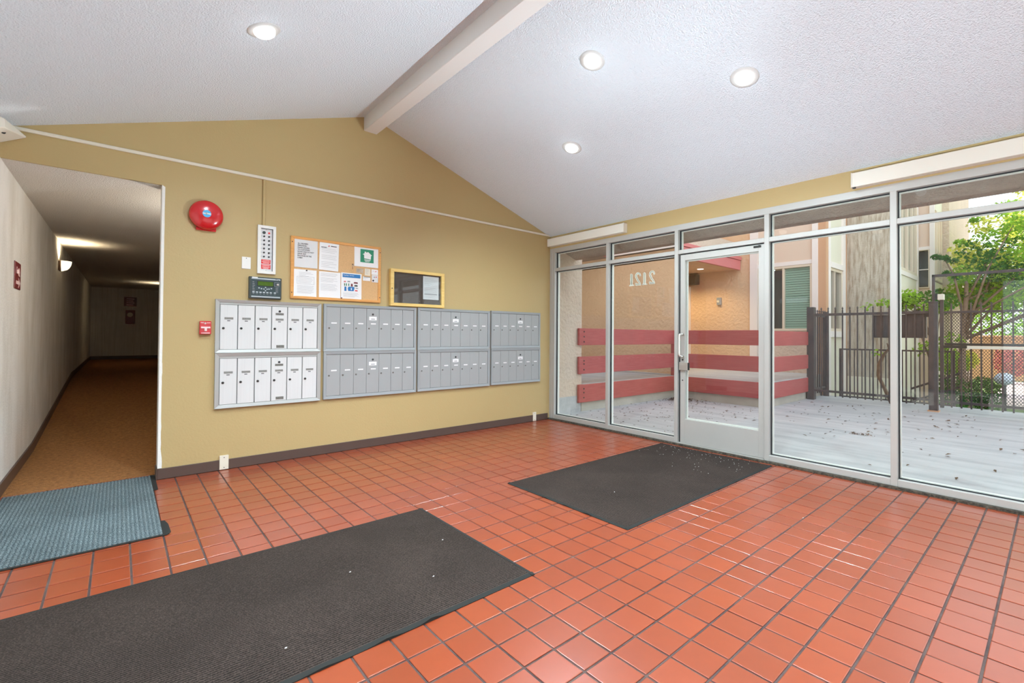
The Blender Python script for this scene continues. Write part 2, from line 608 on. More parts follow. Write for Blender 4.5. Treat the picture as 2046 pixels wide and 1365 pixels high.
# floor: grout bed with separate quarry tiles
TP, TX0, TY0 = 0.1528, 1.746, 1.104
floor = MB().box(LX - 0.12, GX + 0.1, YN - 0.14, BW + 0.17, -0.06, -0.004).box(-0.645, 0.262, BW, 4.945, -0.06, -0.004).build('floor', M['grout'], kind='structure')
MATS = [(-0.66, 1.607, 1.705, 2.845), (2.41, 4.645, 1.727, 2.888), (-0.62, 0.24, 3.42, 4.905)]
gap = 0.0045


def tile_verts(x0, x1, y0, y1, zt):
    b = 0.0025
    v = [(x0, y0, -0.006), (x1, y0, -0.006), (x1, y1, -0.006), (x0, y1, -0.006),
         (x0, y0, zt - b * 0.6), (x1, y0, zt - b * 0.6), (x1, y1, zt - b * 0.6), (x0, y1, zt - b * 0.6),
         (x0 + b, y0 + b, zt), (x1 - b, y0 + b, zt), (x1 - b, y1 - b, zt), (x0 + b, y1 - b, zt)]
    f = [(8, 9, 10, 11)]
    for k in range(4):
        n = (k + 1) % 4
        f += [(k, n, 4 + n, 4 + k), (4 + k, 4 + n, 8 + n, 8 + k)]
    return v, f


tiles = []
for i in range(-20, 22):
    for j in range(-38, 28):
        x0, x1 = TX0 + i * TP + gap, TX0 + (i + 1) * TP - gap
        y0, y1 = TY0 + j * TP + gap, TY0 + (j + 1) * TP - gap
        ymax = 4.945 if x1 < 0.262 else BW - 0.0112
        x0, x1, y0, y1 = max(x0, LX + 0.002), min(x1, GX - 0.034), max(y0, YN + 0.002), min(y1, ymax)
        if x1 - x0 < 0.012 or y1 - y0 < 0.012:
            continue
        cx, cy = (x0 + x1) / 2, (y0 + y1) / 2
        d = Vector((cx, cy, -1.2)).dot(fw)
        vis = False
        if d > 0.3:
            u = 1023 + 927.4 * Vector((cx, cy, -1.2)).dot(rt) / d
            v = 657.1 - 927.4 * Vector((cx, cy, -1.2)).dot(up) / d
            vis = -25 < u < 2070 and v < 1400 and not any(a < cx < b and c < cy < e for a, b, c, e in MATS)
        tiles.append((0 if vis else 1, d, x0, x1, y0, y1))
tiles.sort()
full_tile = None
rest = MB()
for k, (iv, d, x0, x1, y0, y1) in enumerate(tiles):
    zt = 0.0 + random.uniform(-0.0008, 0.0006)
    if k < 300 and iv == 0:
        whole = abs((x1 - x0) - (TP - 2 * gap)) < 1e-6 and abs((y1 - y0) - (TP - 2 * gap)) < 1e-6
        c = ((x0 + x1) / 2, (y0 + y1) / 2, 0)
        if whole:
            if full_tile is None:
                h = (TP - 2 * gap) / 2
                full_tile = MB().add(*tile_verts(-h, h, -h, h, 0.0)).mesh('tile', M['tile'])
            o = place('tile', full_tile, floor, (c[0], c[1], zt))
            o.rotation_euler = (random.uniform(-0.003, 0.003), random.uniform(-0.003, 0.003), 0)
        else:
            MB().add(*tile_verts(x0, x1, y0, y1, zt)).build('tile', M['tile'], floor, origin=c)
    else:
        rest.add(*tile_verts(x0, x1, y0, y1, zt))
rest.build('tile_field', M['tile'], floor, kind='stuff')

# grime strip between tile and front frame
MB().box(GX - 0.034, GX + 0.006, YN, BW, -0.05, 0.018).build('trim_1', M['dirt'], kind='structure')

# back wall with the hall opening and the gable top
OX0, OX1, OZ = -0.645, 0.258, 2.407
bw = MB()
TH = 0.16
mp = lambda a, b, t: (a, BW + t, b)
bw.prism([(OX1, 0), (GX + 0.10, 0), (GX + 0.10, roof(GX + 0.1) + 0.02), (RIDGE_X, RIDGE_Z + 0.02), (OX1, roof(OX1) + 0.02)], TH, mp)
bw.prism([(LX - 0.1, OZ), (OX1, OZ), (OX1, roof(OX1) + 0.02), (LX - 0.1, roof(LX) + 0.02)], TH, mp)
wall_back = bw.build('wall_back', M['yellow'], kind='structure')
# chipped white corner of the opening
cb = [(OX1 + 0.0, 0.0)]
prof = []
z = 0.09
while z < OZ:
    wdt = 0.016 + (0.012 * max(0, noise.noise((z * 9, 1.3, 0))) + 0.02 * max(0, noise.noise((z * 4, 5.0, 0)))) * (1.0 if z < 0.95 else 0.12)
    prof.append((OX1 + wdt, z))
    z += 0.012 if z < 0.95 else 0.08
pl = [(OX1 - 0.002, 0.09)] + prof + [(OX1 - 0.002, OZ)]
MB().prism(pl, 0.003, lambda a, b, t: (a, BW - 0.0025 + t, b)).build('bare_corner_bead', M['chip'], wall_back, label='chipped white plaster edge')
MB().box(OX1 - 0.003, OX1, BW - 0.002, BW + TH, 0.09, OZ).build('opening_jamb', M['white_paint'], wall_back, label='white painted jamb')

# left wall with window and glazed bays further back
lw = MB()
lw.box(LX - 0.12, LX, 2.16, BW + TH, 0, 2.66)
lw.box(LX - 0.12, LX, YN, 2.16, 2.08, 2.66)
lw.box(LX - 0.12, LX, YN, 2.16, 0, 0.08)
lw.box(LX - 0.12, LX, YN, -3.4, 0.08, 2.08)
lw.build('wall_left', M['white_paint'], kind='structure')
# unseen rear wall behind the camera, glazing added to let daylight in
rw = MB()
rw.prism([(LX, 2.25), (4.9, 2.25), (4.9, roof(4.9) + 0.02), (RIDGE_X, RIDGE_Z + 0.02), (LX, roof(LX) + 0.02)], -0.14, lambda a, b, t: (a, YN + t, b))
rw.box(LX, 0.1, YN - 0.14, YN, 0, 2.25)
rw.box(4.3, 4.9, YN - 0.14, YN, 0, 2.25)
rw.build('wall_rear', M['yellow'], kind='structure')
# header above the front glazing, sloping overhang included in the ceiling
MB().box(GX, GX + 0.12, YN, BW, 2.44, 2.64).build('wall_right', M['yellow'], kind='structure')

# ceiling: two popcorn slopes
ce = MB()
Z0 = roof(LX - 0.1)
ce.prism([(LX - 0.1, Z0), (RIDGE_X, RIDGE_Z), (GX + 0.12, roof(GX + 0.12)), (GX + 0.12, roof(GX + 0.12) + 0.1), (RIDGE_X, RIDGE_Z + 0.1), (LX - 0.1, Z0 + 0.1)], BW + TH - YN, lambda a, b, t: (a, YN + t, b))
ce.build('ceiling', M['ceiling'], kind='structure')
# outside: the roof slope runs on over the glazing
so = MB()
so.prism([(GX + 0.12, roof(GX + 0.12)), (5.46, roof(5.46)), (5.46, roof(5.46) + 0.16), (GX + 0.12, roof(GX + 0.12) + 0.16)], BW + 0.15 - YN, lambda a, b, t: (a, YN + t, b))
so.prism([(LX - 0.1, roof(LX - 0.1)), (-1.38, roof(-1.38)), (-1.38, roof(-1.38) + 0.16), (LX - 0.1, roof(LX - 0.1) + 0.16)], BW + 0.15 - YN, lambda a, b, t: (a, YN + t, b))
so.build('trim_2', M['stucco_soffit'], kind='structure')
# ridge beam
bmt = thing('ridge_beam', (2.02, BW, 3.35), 'long white painted ridge beam running along the ceiling peak', 'beam')
MB().box(1.948, 2.092, YN, BW, 3.347, 3.55).build('beam_body', M['beam'], bmt, bevel=0.004)

# skirting
bb = MB().box(OX1 - 0.002, GX - 0.035, BW - 0.011, BW, 0, 0.088)
bb.build('baseboard_back', M['base'], kind='structure', bevel=0.003)
MB().box(OX1 - 0.012, OX1 - 0.001, BW - 0.011, BW + TH, 0, 0.088).build('baseboard_opening', M['base'], kind='structure', bevel=0.002)


# ------------------------------------------------------------------ hallway
def hz(y):
    return 0.0 if y < 6.6 else (0.37 * min(1, (y - 6.6) / 5.0))


def hc(y):
    return OZ - 0.0015 + 0.14 * min(1, max(0, (y - 5) / 14))


ys = [4.945, 6.6, 8, 9.5, 11.6, 14, 18.6]
hf = MB()
for a, b in zip(ys, ys[1:]):
    w = 0.262 if b < 5.0 else 0.98
    hf.add([(-0.645, a, hz(a)), (w, a, hz(a)), (w, b, hz(b)), (-0.645, b, hz(b)), (-0.645, a, hz(a) - .1), (w, a, hz(a) - .1), (w, b, hz(b) - .1), (-0.645, b, hz(b) - .1)],
           [(0, 1, 2, 3), (7, 6, 5, 4), (0, 4, 5, 1), (1, 5, 6, 2), (2, 6, 7, 3), (3, 7, 4, 0)])
hf.build('floor_hall', M['carpet'], kind='structure')
hcm = MB()
for a, b in zip([BW] + ys, ys):
    a2, b2 = max(a, BW + 0.02), b
    hcm.add([(-0.66, a2, hc(a2)), (1.0, a2, hc(a2)), (1.0, b2, hc(b2)), (-0.66, b2, hc(b2)), (-0.66, a2, hc(a2) + .1), (1.0, a2, hc(a2) + .1), (1.0, b2, hc(b2) + .1), (-0.66, b2, hc(b2) + .1)],
            [(3, 2, 1, 0), (4, 5, 6, 7), (0, 1, 5, 4), (1, 2, 6, 5), (2, 3, 7, 6), (3, 0, 4, 7)])
hcm.build('ceiling_hall', M['hall_ceiling'], kind='structure')
MB().box(-0.80, -0.645, BW + 0.001, 18.6, -0.1, 2.62).build('wall_hall_left', M['hall_wall'], kind='structure')
MB().box(0.96, 1.1, BW + TH, 18.6, -0.1, 2.62).build('wall_hall_right', M['hall_wall'], kind='structure')
MB().box(-0.80, 1.1, 18.6, 18.75, -0.1, 2.62).build('wall_hall_end', M['hall_wall'], kind='structure')
hb = MB()
for a, b in zip([BW + 0.0] + ys, ys):
    for x0, x1 in ((-0.645, -0.633), (0.948, 0.96)):
        if x0 > 0 and b < 5.0:
            continue
        hb.add([(x0, a, hz(a)), (x1, a, hz(a)), (x1, b, hz(b)), (x0, b, hz(b)), (x0, a, hz(a) + .095), (x1, a, hz(a) + .095), (x1, b, hz(b) + .095), (x0, b, hz(b) + .095)],
               [(3, 2, 1, 0), (4, 5, 6, 7), (0, 1, 5, 4), (1, 2, 6, 5), (2, 3, 7, 6), (3, 0, 4, 7)])
hb.box(-0.645, 0.96, 18.588, 18.6, 0.36, 0.47)
hb.box(-0.657, -0.633, BW - 0.011, BW + 0.001, 0, 0.095)
hb.build('baseboard_hall', M['base'], kind='structure')


def sconce(x, y, z, side, label, power=26, colour=(1.0, 0.80, 0.52), kind='SPOT'):
    t = thing('wall_sconce', (x, y, z), label, 'wall light')
    MB().box(x, x + side * 0.03, y - 0.075, y + 0.075, z - 0.105, z + 0.03).build('back_plate', M['bronze'], t, bevel=0.006)
    mb = MB()
    n, mrows = 14, 6
    v, f = [], []
    for j in range(mrows + 1):
        q = j / mrows
        rr = (0.105) * math.sqrt(max(0.0, 1 - (1 - q) ** 2)) + 0.004
        for i in range(n + 1):
            th = PI * i / n
            v.append((x + side * (0.03 + rr * 0.95 * math.sin(th)), y + rr * math.cos(th) * 0.85, z - 0.11 + 0.14 * q))
    for j in range(mrows):
        for i in range(n):
            a = j * (n + 1) + i
            f.append((a, a + 1, a + n + 2, a + n + 1))
    mb.add(v, f).build('glass_shade', M['sconce_glass'], t, smooth=True, label='glowing half bowl glass shade')
    ld = bpy.data.lights.new('sconce_lamp', kind)
    ld.energy = power
    ld.color = colour
    ld.shadow_soft_size = 0.04
    if kind == 'SPOT':
        ld.spot_size = R(150)
        ld.spot_blend = 0.6
    lo = bpy.data.objects.new('sconce_lamp', ld)
    COL.objects.link(lo)
    lo.parent = t
    lo.location = (side * 0.09, 0, 0.05 if kind == 'SPOT' else 0.10)
    lo.rotation_euler = (R(180), 0, 0)
    return t


sconce(-0.645, 8.9, 2.14, 1, 'lit half-bowl glass sconce on the left hallway wall', 22)
sconce(0.96, 15.6, 2.14, -1, 'lit half-bowl glass sconce far down the right hallway wall', 17)

sconce(0.96, 5.35, 1.75, -1, 'added unseen sconce on the right hallway wall behind the opening', 26, (1.0, 0.97, 0.92), 'POINT')  # out-of-view sconce added to brighten the near hallway

# hallway signs
s = thing('arrow_sign', (-0.645, 5.53, 1.65), 'maroon sign with a white figure and arrow on left hallway wall', 'sign')
MB().box(-0.645, -0.639, 5.39, 5.68, 1.545, 1.765).build('sign_plate', M['maroon'], s, bevel=0.002)
MB().ball((-0.638, 5.475, 1.715), 0.012, 10, 6, (0.2, 1, 1)).tube([(-0.638, 5.475, 1.70), (-0.638, 5.475, 1.668)], 0.013, 6).build('figure_mark', M['pink'], s)
MB().prism([(5.53, 1.69), (5.56, 1.72), (5.60, 1.72), (5.62, 1.69), (5.60, 1.67), (5.62, 1.655), (5.60, 1.65), (5.56, 1.66)], 0.002, lambda a, b, t: (-0.639 + t, a, b)).build('ramp_mark', M['pink'], s)
MB().prism([(5.45, 1.612), (5.57, 1.612), (5.57, 1.640), (5.64, 1.598), (5.57, 1.556), (5.57, 1.584), (5.45, 1.584)][::-1], 0.002, lambda a, b, t: (-0.639 + t, a, b)).build('arrow_mark', M['pink'], s)
k = 18.6 / 14.0
s = thing('directory_sign', (0.27, 18.6, 2.15), 'small dark maroon sign with faint lines on hallway end wall', 'sign')
ez = lambda z: 1.2 + (z - 1.2) * k
MB().box(0.084 * k, 0.312 * k, 18.588, 18.6, ez(1.80), ez(2.01)).build('sign_plate', M['maroon'], s)
for q in range(4):
    MB().box(0.13 * k, (0.25 + 0.02 * (q % 2)) * k, 18.585, 18.588, ez(1.825 + q * 0.045), ez(1.84 + q * 0.045)).build('text_line', M['pink'], s)
s = thing('extinguisher_cabinet', (0.27, 18.6, 1.6), 'dark red wall cabinet below the maroon sign at hallway end', 'cabinet')
MB().box(0.115 * k, 0.285 * k, 18.52, 18.6, ez(1.39), ez(1.71)).build('cabinet_body', M['maroon'], s, bevel=0.01)
MB().ball((0.195 * k, 18.515, ez(1.60)), 0.07, 12, 8, (1, 0.25, 1)).build('white_emblem', M['ivory'], s)

# ------------------------------------------------------------------ glazed front (x = GX)
ML = [(4.655, 4.70), (3.70, 3.743), (2.741, 2.785), (1.795, 1.839), (0.839, 0.883), (-0.12, -0.075), (-1.075, -1.03), (-2.03, -1.985), (-2.985, -2.94), (-4.0, -3.955)]
XG0, XG1, XGL = GX, GX + 0.10, GX + 0.052
fr = empty('trim_3', (GX, 0, 0), kind='structure')
for a, b in ML:
    MB().box(XG0, XG1, a, b, 0.018, 2.4385).build('mullion', M['alu'], fr, bevel=0.002)
MB().box(XG0 - 0.0015, XG1 - 0.0015, -4.0, 4.70, 2.378, 2.441).build('header_rail', M['alu'], fr, bevel=0.002)
MB().box(XG0 - 0.004, XG1, 4.70, BW, 0.0, 2.44).build('side_filler', M['alu'], fr, bevel=0.002)
NB = len(ML) - 1
for k in range(NB):
    y1, y0 = ML[k][0], ML[k + 1][1]
    is_door = k == 2
    MB().box(XG0 + 0.003, XG1 - 0.003, y0, y1, 2.112, 2.156).build('transom_bar', M['alu'], fr, bevel=0.002)
    if not is_door:
        MB().box(XG0 + 0.002, XG1 - 0.002, y0, y1, 0.018, 0.072).build('sill_rail', M['alu'], fr, bevel=0.002)
    win = empty('window_%d' % (k + 1), (XGL, (y0 + y1) / 2, 0), kind='structure')
    cells = [(2.156, 2.378, 'transom_pane')] + ([] if is_door else [(0.072, 2.112, 'pane')])
    for z0, z1, nm in cells:
        MB().box(XGL - 0.003, XGL + 0.003, y0 + 0.004, y1 - 0.004, z0 + 0.004, z1 - 0.004).build(nm, M['glass'], win)
        g = MB()
        for xa, xb in ((XGL - 0.010, XGL - 0.004), (XGL + 0.004, XGL + 0.010)):
            g.box(xa, xb, y0, y0 + 0.006, z0, z1).box(xa, xb, y1 - 0.006, y1, z0, z1).box(xa, xb, y0, y1, z0, z0 + 0.006).box(xa, xb, y0, y1, z1 - 0.006, z1)
        g.build('gasket', M['gasket'], win)
        g = MB()
        w = 0.012
        for xa, xb in ((XGL + 0.012, XGL + 0.044),):
            g.box(xa, xb, y0, y0 + w, z0, z1).box(xa, xb, y1 - w, y1, z0, z1).box(xa, xb, y0 + w, y1 - w, z0, z0 + w).box(xa, xb, y0 + w, y1 - w, z1 - w, z1)
        g.build('glazing_bead', M['alu_bead'], win)

# house number on the second pane, read from outside
num = bpy.data.objects['window_2']


def seg_poly(pts, w):
    """flat stroke outline of a polyline with width list, as quads in (a, b)"""
    out = []
    for k, (x, y) in enumerate(pts):
        a, b = pts[max(k - 1, 0)], pts[min(k + 1, len(pts) - 1)]
        dx, dy = b[0] - a[0], b[1] - a[1]
        L = math.hypot(dx, dy) or 1
        nx, ny = -dy / L, dx / L
        out.append(((x + nx * w[k] / 2, y + ny * w[k] / 2), (x - nx * w[k] / 2, y - ny * w[k] / 2)))
    return out


def digit(ch, yc, zc, h):
    """serif numeral on the glass; local a runs left to right as read from outside (= +y)"""
    mb, eb = MB(), MB()
    W = h * 0.5
    xs = XGL + 0.0035
    if ch == '1':
        outl = [[(-.10, .03), (.10, .03), (.10, .97), (.02, .97), (-.10, .88)], [(-.22, 0), (.22, 0), (.22, .06), (-.22, .06)]]
        for o in outl:
            mb.prism([(yc + a * h, zc + (b - .5) * h) for a, b in o], 0.0008, lambda a, b, t: (xs + t, a, b))
            pts = [(xs + 0.0006, yc + a * h, zc + (b - .5) * h) for a, b in o]
            eb.tube(pts + [pts[0]], 0.0022, 5)
    else:
        top = [(-.20, .70)]
        for i in range(11):
            t = PI - i * PI * 1.22 / 10
            top.append((0.0 + .19 * math.cos(t), .76 + .21 * math.sin(t)))
        top += [(.04, .42), (-.14, .20), (-.20, .10)]
        w = [.10, .09] + [.09 + .05 * min(1, i / 6) for i in range(10)] + [.13, .10, .08]
        q = seg_poly(top, w)
        for (a, b), (c, d) in zip(q, q[1:]):
            mb.prism([(yc + p[0] * h, zc + (p[1] - .5) * h) for p in (b, d, c, a)], 0.0008, lambda a, b, t: (xs + t, a, b))
        base = [(-.24, 0), (.24, 0), (.26, .20), (.20, .20), (.14, .14), (-.10, .15), (-.24, .10)]
        mb.prism([(yc + a * h, zc + (b - .5) * h) for a, b in base], 0.0008, lambda a, b, t: (xs + t, a, b))
        for seq in ([p[0] for p in q], [p[1] for p in q], base + [base[0]]):
            eb.tube([(xs + 0.0006, yc + a * h, zc + (b - .5) * h) for a, b in seq], 0.0022, 5)
    o = mb.build('house_number', M['decal'], num)
    eb.build('number_outline', M['decal_edge'], o)


for ch, yc, zc in (('2', 3.106, 1.89), ('1', 3.209, 1.888), ('2', 3.299, 1.888), ('1', 3.394, 1.890)):
    # mirrored for the room: the outside reader sees 2 1 2 1 with +y to the right
    digit(ch, yc, zc, 0.152)

# door
dr = empty('door_1', (XGL, 1.839, 0.03), kind='structure')
DY0, DY1 = 1.842, 2.722
DX0, DX1 = GX + 0.018, GX + 0.072
MB().box(DX0, DX1, DY1 - 0.055, DY1, 0.03, 2.10).build('stile', M['alu'], dr, bevel=0.002)
MB().box(DX0, DX1, DY0, DY0 + 0.055, 0.03, 2.10).build('stile', M['alu'], dr, bevel=0.002)
MB().box(DX0, DX1, DY0 + 0.055, DY1 - 0.055, 2.035, 2.10).build('top_rail', M['alu'], dr, bevel=0.002)
MB().box(DX0, DX1, DY0 + 0.055, DY1 - 0.055, 0.03, 0.29).build('kick_rail', M['alu'], dr, bevel=0.002, label='tall solid kick rail')
MB().box(XGL - 0.006, XGL, DY0 + 0.05, DY1 - 0.05, 0.285, 2.04).build('pane', M['glass'], dr)
g = MB()
for xa, xb in ((DX1 - 0.012, DX1 + 0.004),):
    y0, y1, z0, z1, w = DY0 + 0.055, DY1 - 0.055, 0.29, 2.035, 0.010
    g.box(xa, xb, y0, y0 + w, z0, z1).box(xa, xb, y1 - w, y1, z0, z1).box(xa, xb, y0 + w, y1 - w, z0, z0 + w).box(xa, xb, y0 + w, y1 - w, z1 - w, z1)
g.build('glazing_bead', M['alu_bead'], dr)
MB().box(DX0 + 0.01, DX1, DY1 + 0.001, DY1 + 0.016, 0.02, 2.104).box(DX0 + 0.01, DX1, DY0, DY1, 2.1015, 2.11).build('door_gap', M['gasket'], dr, label='dark gap along the lock side and head')


def pull(xf, s):
    yb, z0, z1 = DY1 - 0.030, 0.978, 1.222
    pts = [(xf, yb - 0.006, z1)]
    for i in range(7):
        t = i / 6 * PI / 2
        pts.append((xf + s * (0.035 + 0.02 * math.sin(t)), yb + 0.012 * math.sin(t), z1 - 0.02 * (1 - math.cos(t))))
    pts2 = [(p[0], p[1], z0 + (z1 - p[2])) for p in pts][::-1]
    o = MB().tube(pts + pts2, 0.0115, 10).build('pull_handle', M['chrome'], dr, smooth=True)
    for z in (z0, z1):
        MB().cyl((xf, yb - 0.006, z), (xf + s * 0.006, yb - 0.006, z), 0.019, n=14).build('handle_rose', M['steel'], o)


pull(DX0, -1)
pull(DX1, 1)
MB().box(DX0 - 0.022, DX0, DY1 - 0.097, DY1 + 0.004, 0.826, 0.914).build('lock_case', M['steel'], dr, bevel=0.003)
MB().box(DX0 - 0.02, DX0, DY1 - 0.112, DY1 - 0.098, 0.83, 0.91).build('lock_guard', M['dark_metal'], dr)
MB().cyl((DX0 - 0.004, DY1 - 0.03, 0.94), (DX0, DY1 - 0.03, 0.94), 0.010).build('lock_cylinder', M['dark_metal'], dr)
MB().cyl((DX0 - 0.004, DY1 - 0.03, 0.715), (DX0, DY1 - 0.03, 0.715), 0.007).build('screw_hole', M['dark_metal'], dr)
MB().box(DX0 - 0.006, DX0, DY0 + 0.03, DY0 + 0.10, 2.07, 2.09).cyl((DX0 - 0.012, DY0 + 0.045, 2.086), (DX0, DY0 + 0.045, 2.086), 0.008).cyl((DX0 - 0.012, DY0 + 0.085, 2.082), (DX0, DY0 + 0.085, 2.082), 0.008).build('closer_arm', M['dark_metal'], dr)
MB().box(GX + 0.002, GX + 0.09, DY0, DY1 + 0.02, 0.018, 0.028).build('door_sill', M['alu'], fr)

# added rear glazing and left glazing (behind and beside the camera)
lf = empty('trim_4', (LX, 0, 0), kind='structure')
LM = (-3.4, -2.2, -1.0, 0.2, 1.30, 1.96, 2.12)
for y in LM:
    MB().box(LX - 0.10, LX - 0.02, y, y + 0.045, 0.08, 2.08).build('mullion', M['alu'], lf)
for q, (y0, y1) in enumerate(zip(LM, LM[1:])):
    MB().box(LX - 0.063, LX - 0.057, y0 + 0.045, y1, 0.08, 2.08).build('window_%d' % (q + 10), M['glass'], kind='structure')
rf = empty('trim_5', (2, YN, 0), kind='structure')
for x in (0.1, 1.14, 2.18, 3.22, 4.25):
    MB().box(x, x + 0.05, YN - 0.10, YN - 0.02, 0, 2.25).build('mullion', M['alu'], rf)
MB().box(0.1, 4.3, YN - 0.063, YN - 0.057, 0, 2.25).build('window_20', M['glass'], kind='structure')  # unseen rear glass, added for daylight on the back wall

# ------------------------------------------------------------------ mats
def floor_mat(name, x0, x1, y0, y1, m, rim, label, wav=(), th=0.007):
    cx, cy = (x0 + x1) / 2, (y0 + y1) / 2
    t = thing(name, (cx, cy, 0), label, 'floor mat')
    v, f = [], []
    n, k = 60, 30
    for j in range(k + 1):
        for i in range(n + 1):
            x, y = x0 + rim + (x1 - x0 - 2 * rim) * i / n, y0 + rim + (y1 - y0 - 2 * rim) * j / k
            v.append((x, y, th + 0.0015 * noise.noise((x * 3, y * 3, 0))))
    for j in range(k):
        for i in range(n):
            a = j * (n + 1) + i
            f.append((a, a + 1, a + n + 2, a + n + 1))
    MB().add(v, f).box(x0 + rim, x1 - rim, y0 + rim, y1 - rim, 0.001, 0.004).build('ribbed_pile', m, t, smooth=False)
    # rubber border, with the odd lifted ripple along the near edge
    mb = MB()

    def lift(x, y):
        h = 0.0
        for (wx, wy, amp, wd_) in wav:
            h += amp * math.exp(-(((x - wx) ** 2 + (y - wy) ** 2) / wd_ ** 2))
        return h

    def strip(p, q, inn):
        v, f = [], []
        N = 90
        for i in range(N + 1):
            tt = i / N
            x, y = p[0] + (q[0] - p[0]) * tt, p[1] + (q[1] - p[1]) * tt
            L = lift(x, y)
            xi, yi = x + inn[0] * rim, y + inn[1] * rim
            v += [(x, y, 0.0006), (x, y, 0.003 + L), (xi, yi, th + 0.001 + L * 0.3), (xi, yi, 0.0006)]
        for i in range(N):
            a = 4 * i
            f += [(a + 1, a + 5, a + 6, a + 2), (a, a + 4, a + 5, a + 1), (a + 2, a + 6, a + 7, a + 3), (a, a + 3, a + 7, a + 4)]
        mb.add(v, f)
    strip((x0, y0), (x1, y0), (0, 1))
    strip((x1, y1), (x0, y1), (0, -1))
    strip((x1, y0), (x1, y1), (-1, 0))
    strip((x0, y1), (x0, y0), (1, 0))
    mb.build('rubber_rim', M['mat_rim'], t)
    return t


floor_mat('floor_mat', -0.62, 1.607, 1.705, 2.845, M['mat'], 0.022, 'large charcoal ribbed mat lying in the left foreground',
          ((1.02, 1.705, 0.012, 0.035), (0.82, 1.705, 0.008, 0.05), (0.58, 1.705, 0.006, 0.05), (0.36, 1.705, 0.010, 0.06)))
floor_mat('floor_mat', 2.41, 4.645, 1.727, 2.888, M['mat'], 0.022, 'charcoal ribbed mat in front of the glass entrance door',
          ((2.41, 2.45, 0.006, 0.03), (2.41, 2.25, 0.006, 0.03), (2.41, 2.05, 0.008, 0.03), (3.9, 1.727, 0.006, 0.03), (3.6, 1.727, 0.006, 0.03)))
bm_ = thing('floor_mat', (-0.2, 4.1, 0), 'blue-grey ribbed mat on the tiles before the dark hallway', 'floor mat')
bx = MB()
v, f = [], []
n, kk = 120, 40
for j in range(kk + 1):
    for i in range(n + 1):
        x, y = -0.62 + 0.836 * i / n, 3.436 + 1.464 * j / kk
        v.append((x, y, 0.006 + 0.0018 * math.cos(x / 0.021 * 2 * PI)))
for j in range(kk):
    for i in range(n):
        a = j * (n + 1) + i
        f.append((a, a + 1, a + n + 2, a + n + 1))
bx.add(v, f).build('ribbed_pile', M['blue_mat'], bm_)
MB().box(-0.62, 0.24, 3.418, 3.436, 0.0006, 0.006).build('rubber_rim', M['mat_rim'], bm_, bevel=0.002)
MB().prism([(0.212, 3.436), (0.245, 3.43), (0.256, 3.46), (0.253, 3.60), (0.240, 3.68), (0.218, 3.69)], 0.005, lambda a, b, t: (a, b, 0.0006 + t)).build('torn_edge', M['mat_rim'], bm_)
MB().prism([(0.214, 4.43), (0.246, 4.45), (0.246, 4.88), (0.214, 4.90)], 0.005, lambda a, b, t: (a, b, 0.0006 + t)).build('torn_edge', M['mat_rim'], bm_)

cr_ = MB()
rc = random.Random(77)
for _ in range(110):
    x = 4.62 - abs(rc.gauss(0, 0.28))
    y = rc.uniform(1.8, 2.85)
    if not 2.45 < x < 4.62:
        continue
    s0 = rc.uniform(0.002, 0.0055)
    cr_.add([(x - s0, y, 0.0085), (x, y - s0 * .6, 0.0085), (x + s0, y + s0 * .2, 0.0085), (x, y + s0 * .7, 0.0085), (x, y, 0.0085 + s0 * .6)], [(0, 1, 4), (1, 2, 4), (2, 3, 4), (3, 0, 4), (3, 2, 1, 0)])
for x, y in ((1.45, 2.32), (1.2, 2.0), (0.9, 2.3), (0.5, 1.9), (3.46, 1.1), (2.9, 2.2)):
    s0 = 0.006
    cr_.add([(x - s0, y, 0.0085), (x, y - s0 * .6, 0.0085), (x + s0, y + s0 * .2, 0.0085), (x, y + s0 * .7, 0.0085), (x, y, 0.0085 + s0 * .6)], [(0, 1, 4), (1, 2, 4), (2, 3, 4), (3, 0, 4), (3, 2, 1, 0)])
co = cr_.build('mat_crumbs', M['paper_grey'], kind='stuff')
tag(co, 'tiny pale crumbs and grit scattered on the mats near the door', 'debris')

# ------------------------------------------------------------------ ceiling lights
def downlight(x, y, label, power=1.0):
    z = roof(x)
    nrm = Vector((SL if x > RIDGE_X else -SL, 0, 1)).normalized()
    dn = -nrm
    t = thing('recessed_downlight', (x, y, z), label, 'ceiling light', 'recessed ceiling lights')
    o = Vector((x, y, z))
    MB().lathe([(0.066, -0.002), (0.096, -0.002), (0.096, 0.003), (0.088, 0.007), (0.070, 0.008), (0.066, 0.004)], o, dn, 32).build('trim_ring', M['ring'], t, smooth=True)
    prof = [(0.064, 0.001)]
    for i in range(1, 7):
        q = i / 6 * PI / 2
        prof.append((0.0625 * math.cos(q) + 0.0005, 0.012 + 0.032 * math.sin(q)))
    MB().lathe(prof, o, (dn * 0.75 + Vector((0, 0, -1)) * 0.25), 28).build('bulb', M['bulb'], t, smooth=True, label='glowing round bulb')
    ld = bpy.data.lights.new('bulb_lamp', 'SPOT')
    ld.energy = LAMP_W * power
    ld.color = COOL
    ld.shadow_soft_size = 0.055
    ld.spot_size = R(152)
    ld.spot_blend = 0.7
    lo = bpy.data.objects.new('bulb_lamp', ld)
    COL.objects.link(lo)
    lo.parent = t
    lo.location = dn * 0.065
    lg = bpy.data.lights.new('bulb_glow', 'POINT')
    lg.energy = GLOW_W
    lg.color = COOL
    lg.shadow_soft_size = 0.055
    lo = bpy.data.objects.new('bulb_glow', lg)
    COL.objects.link(lo)
    lo.parent = t
    lo.location = dn * 0.11
    return t


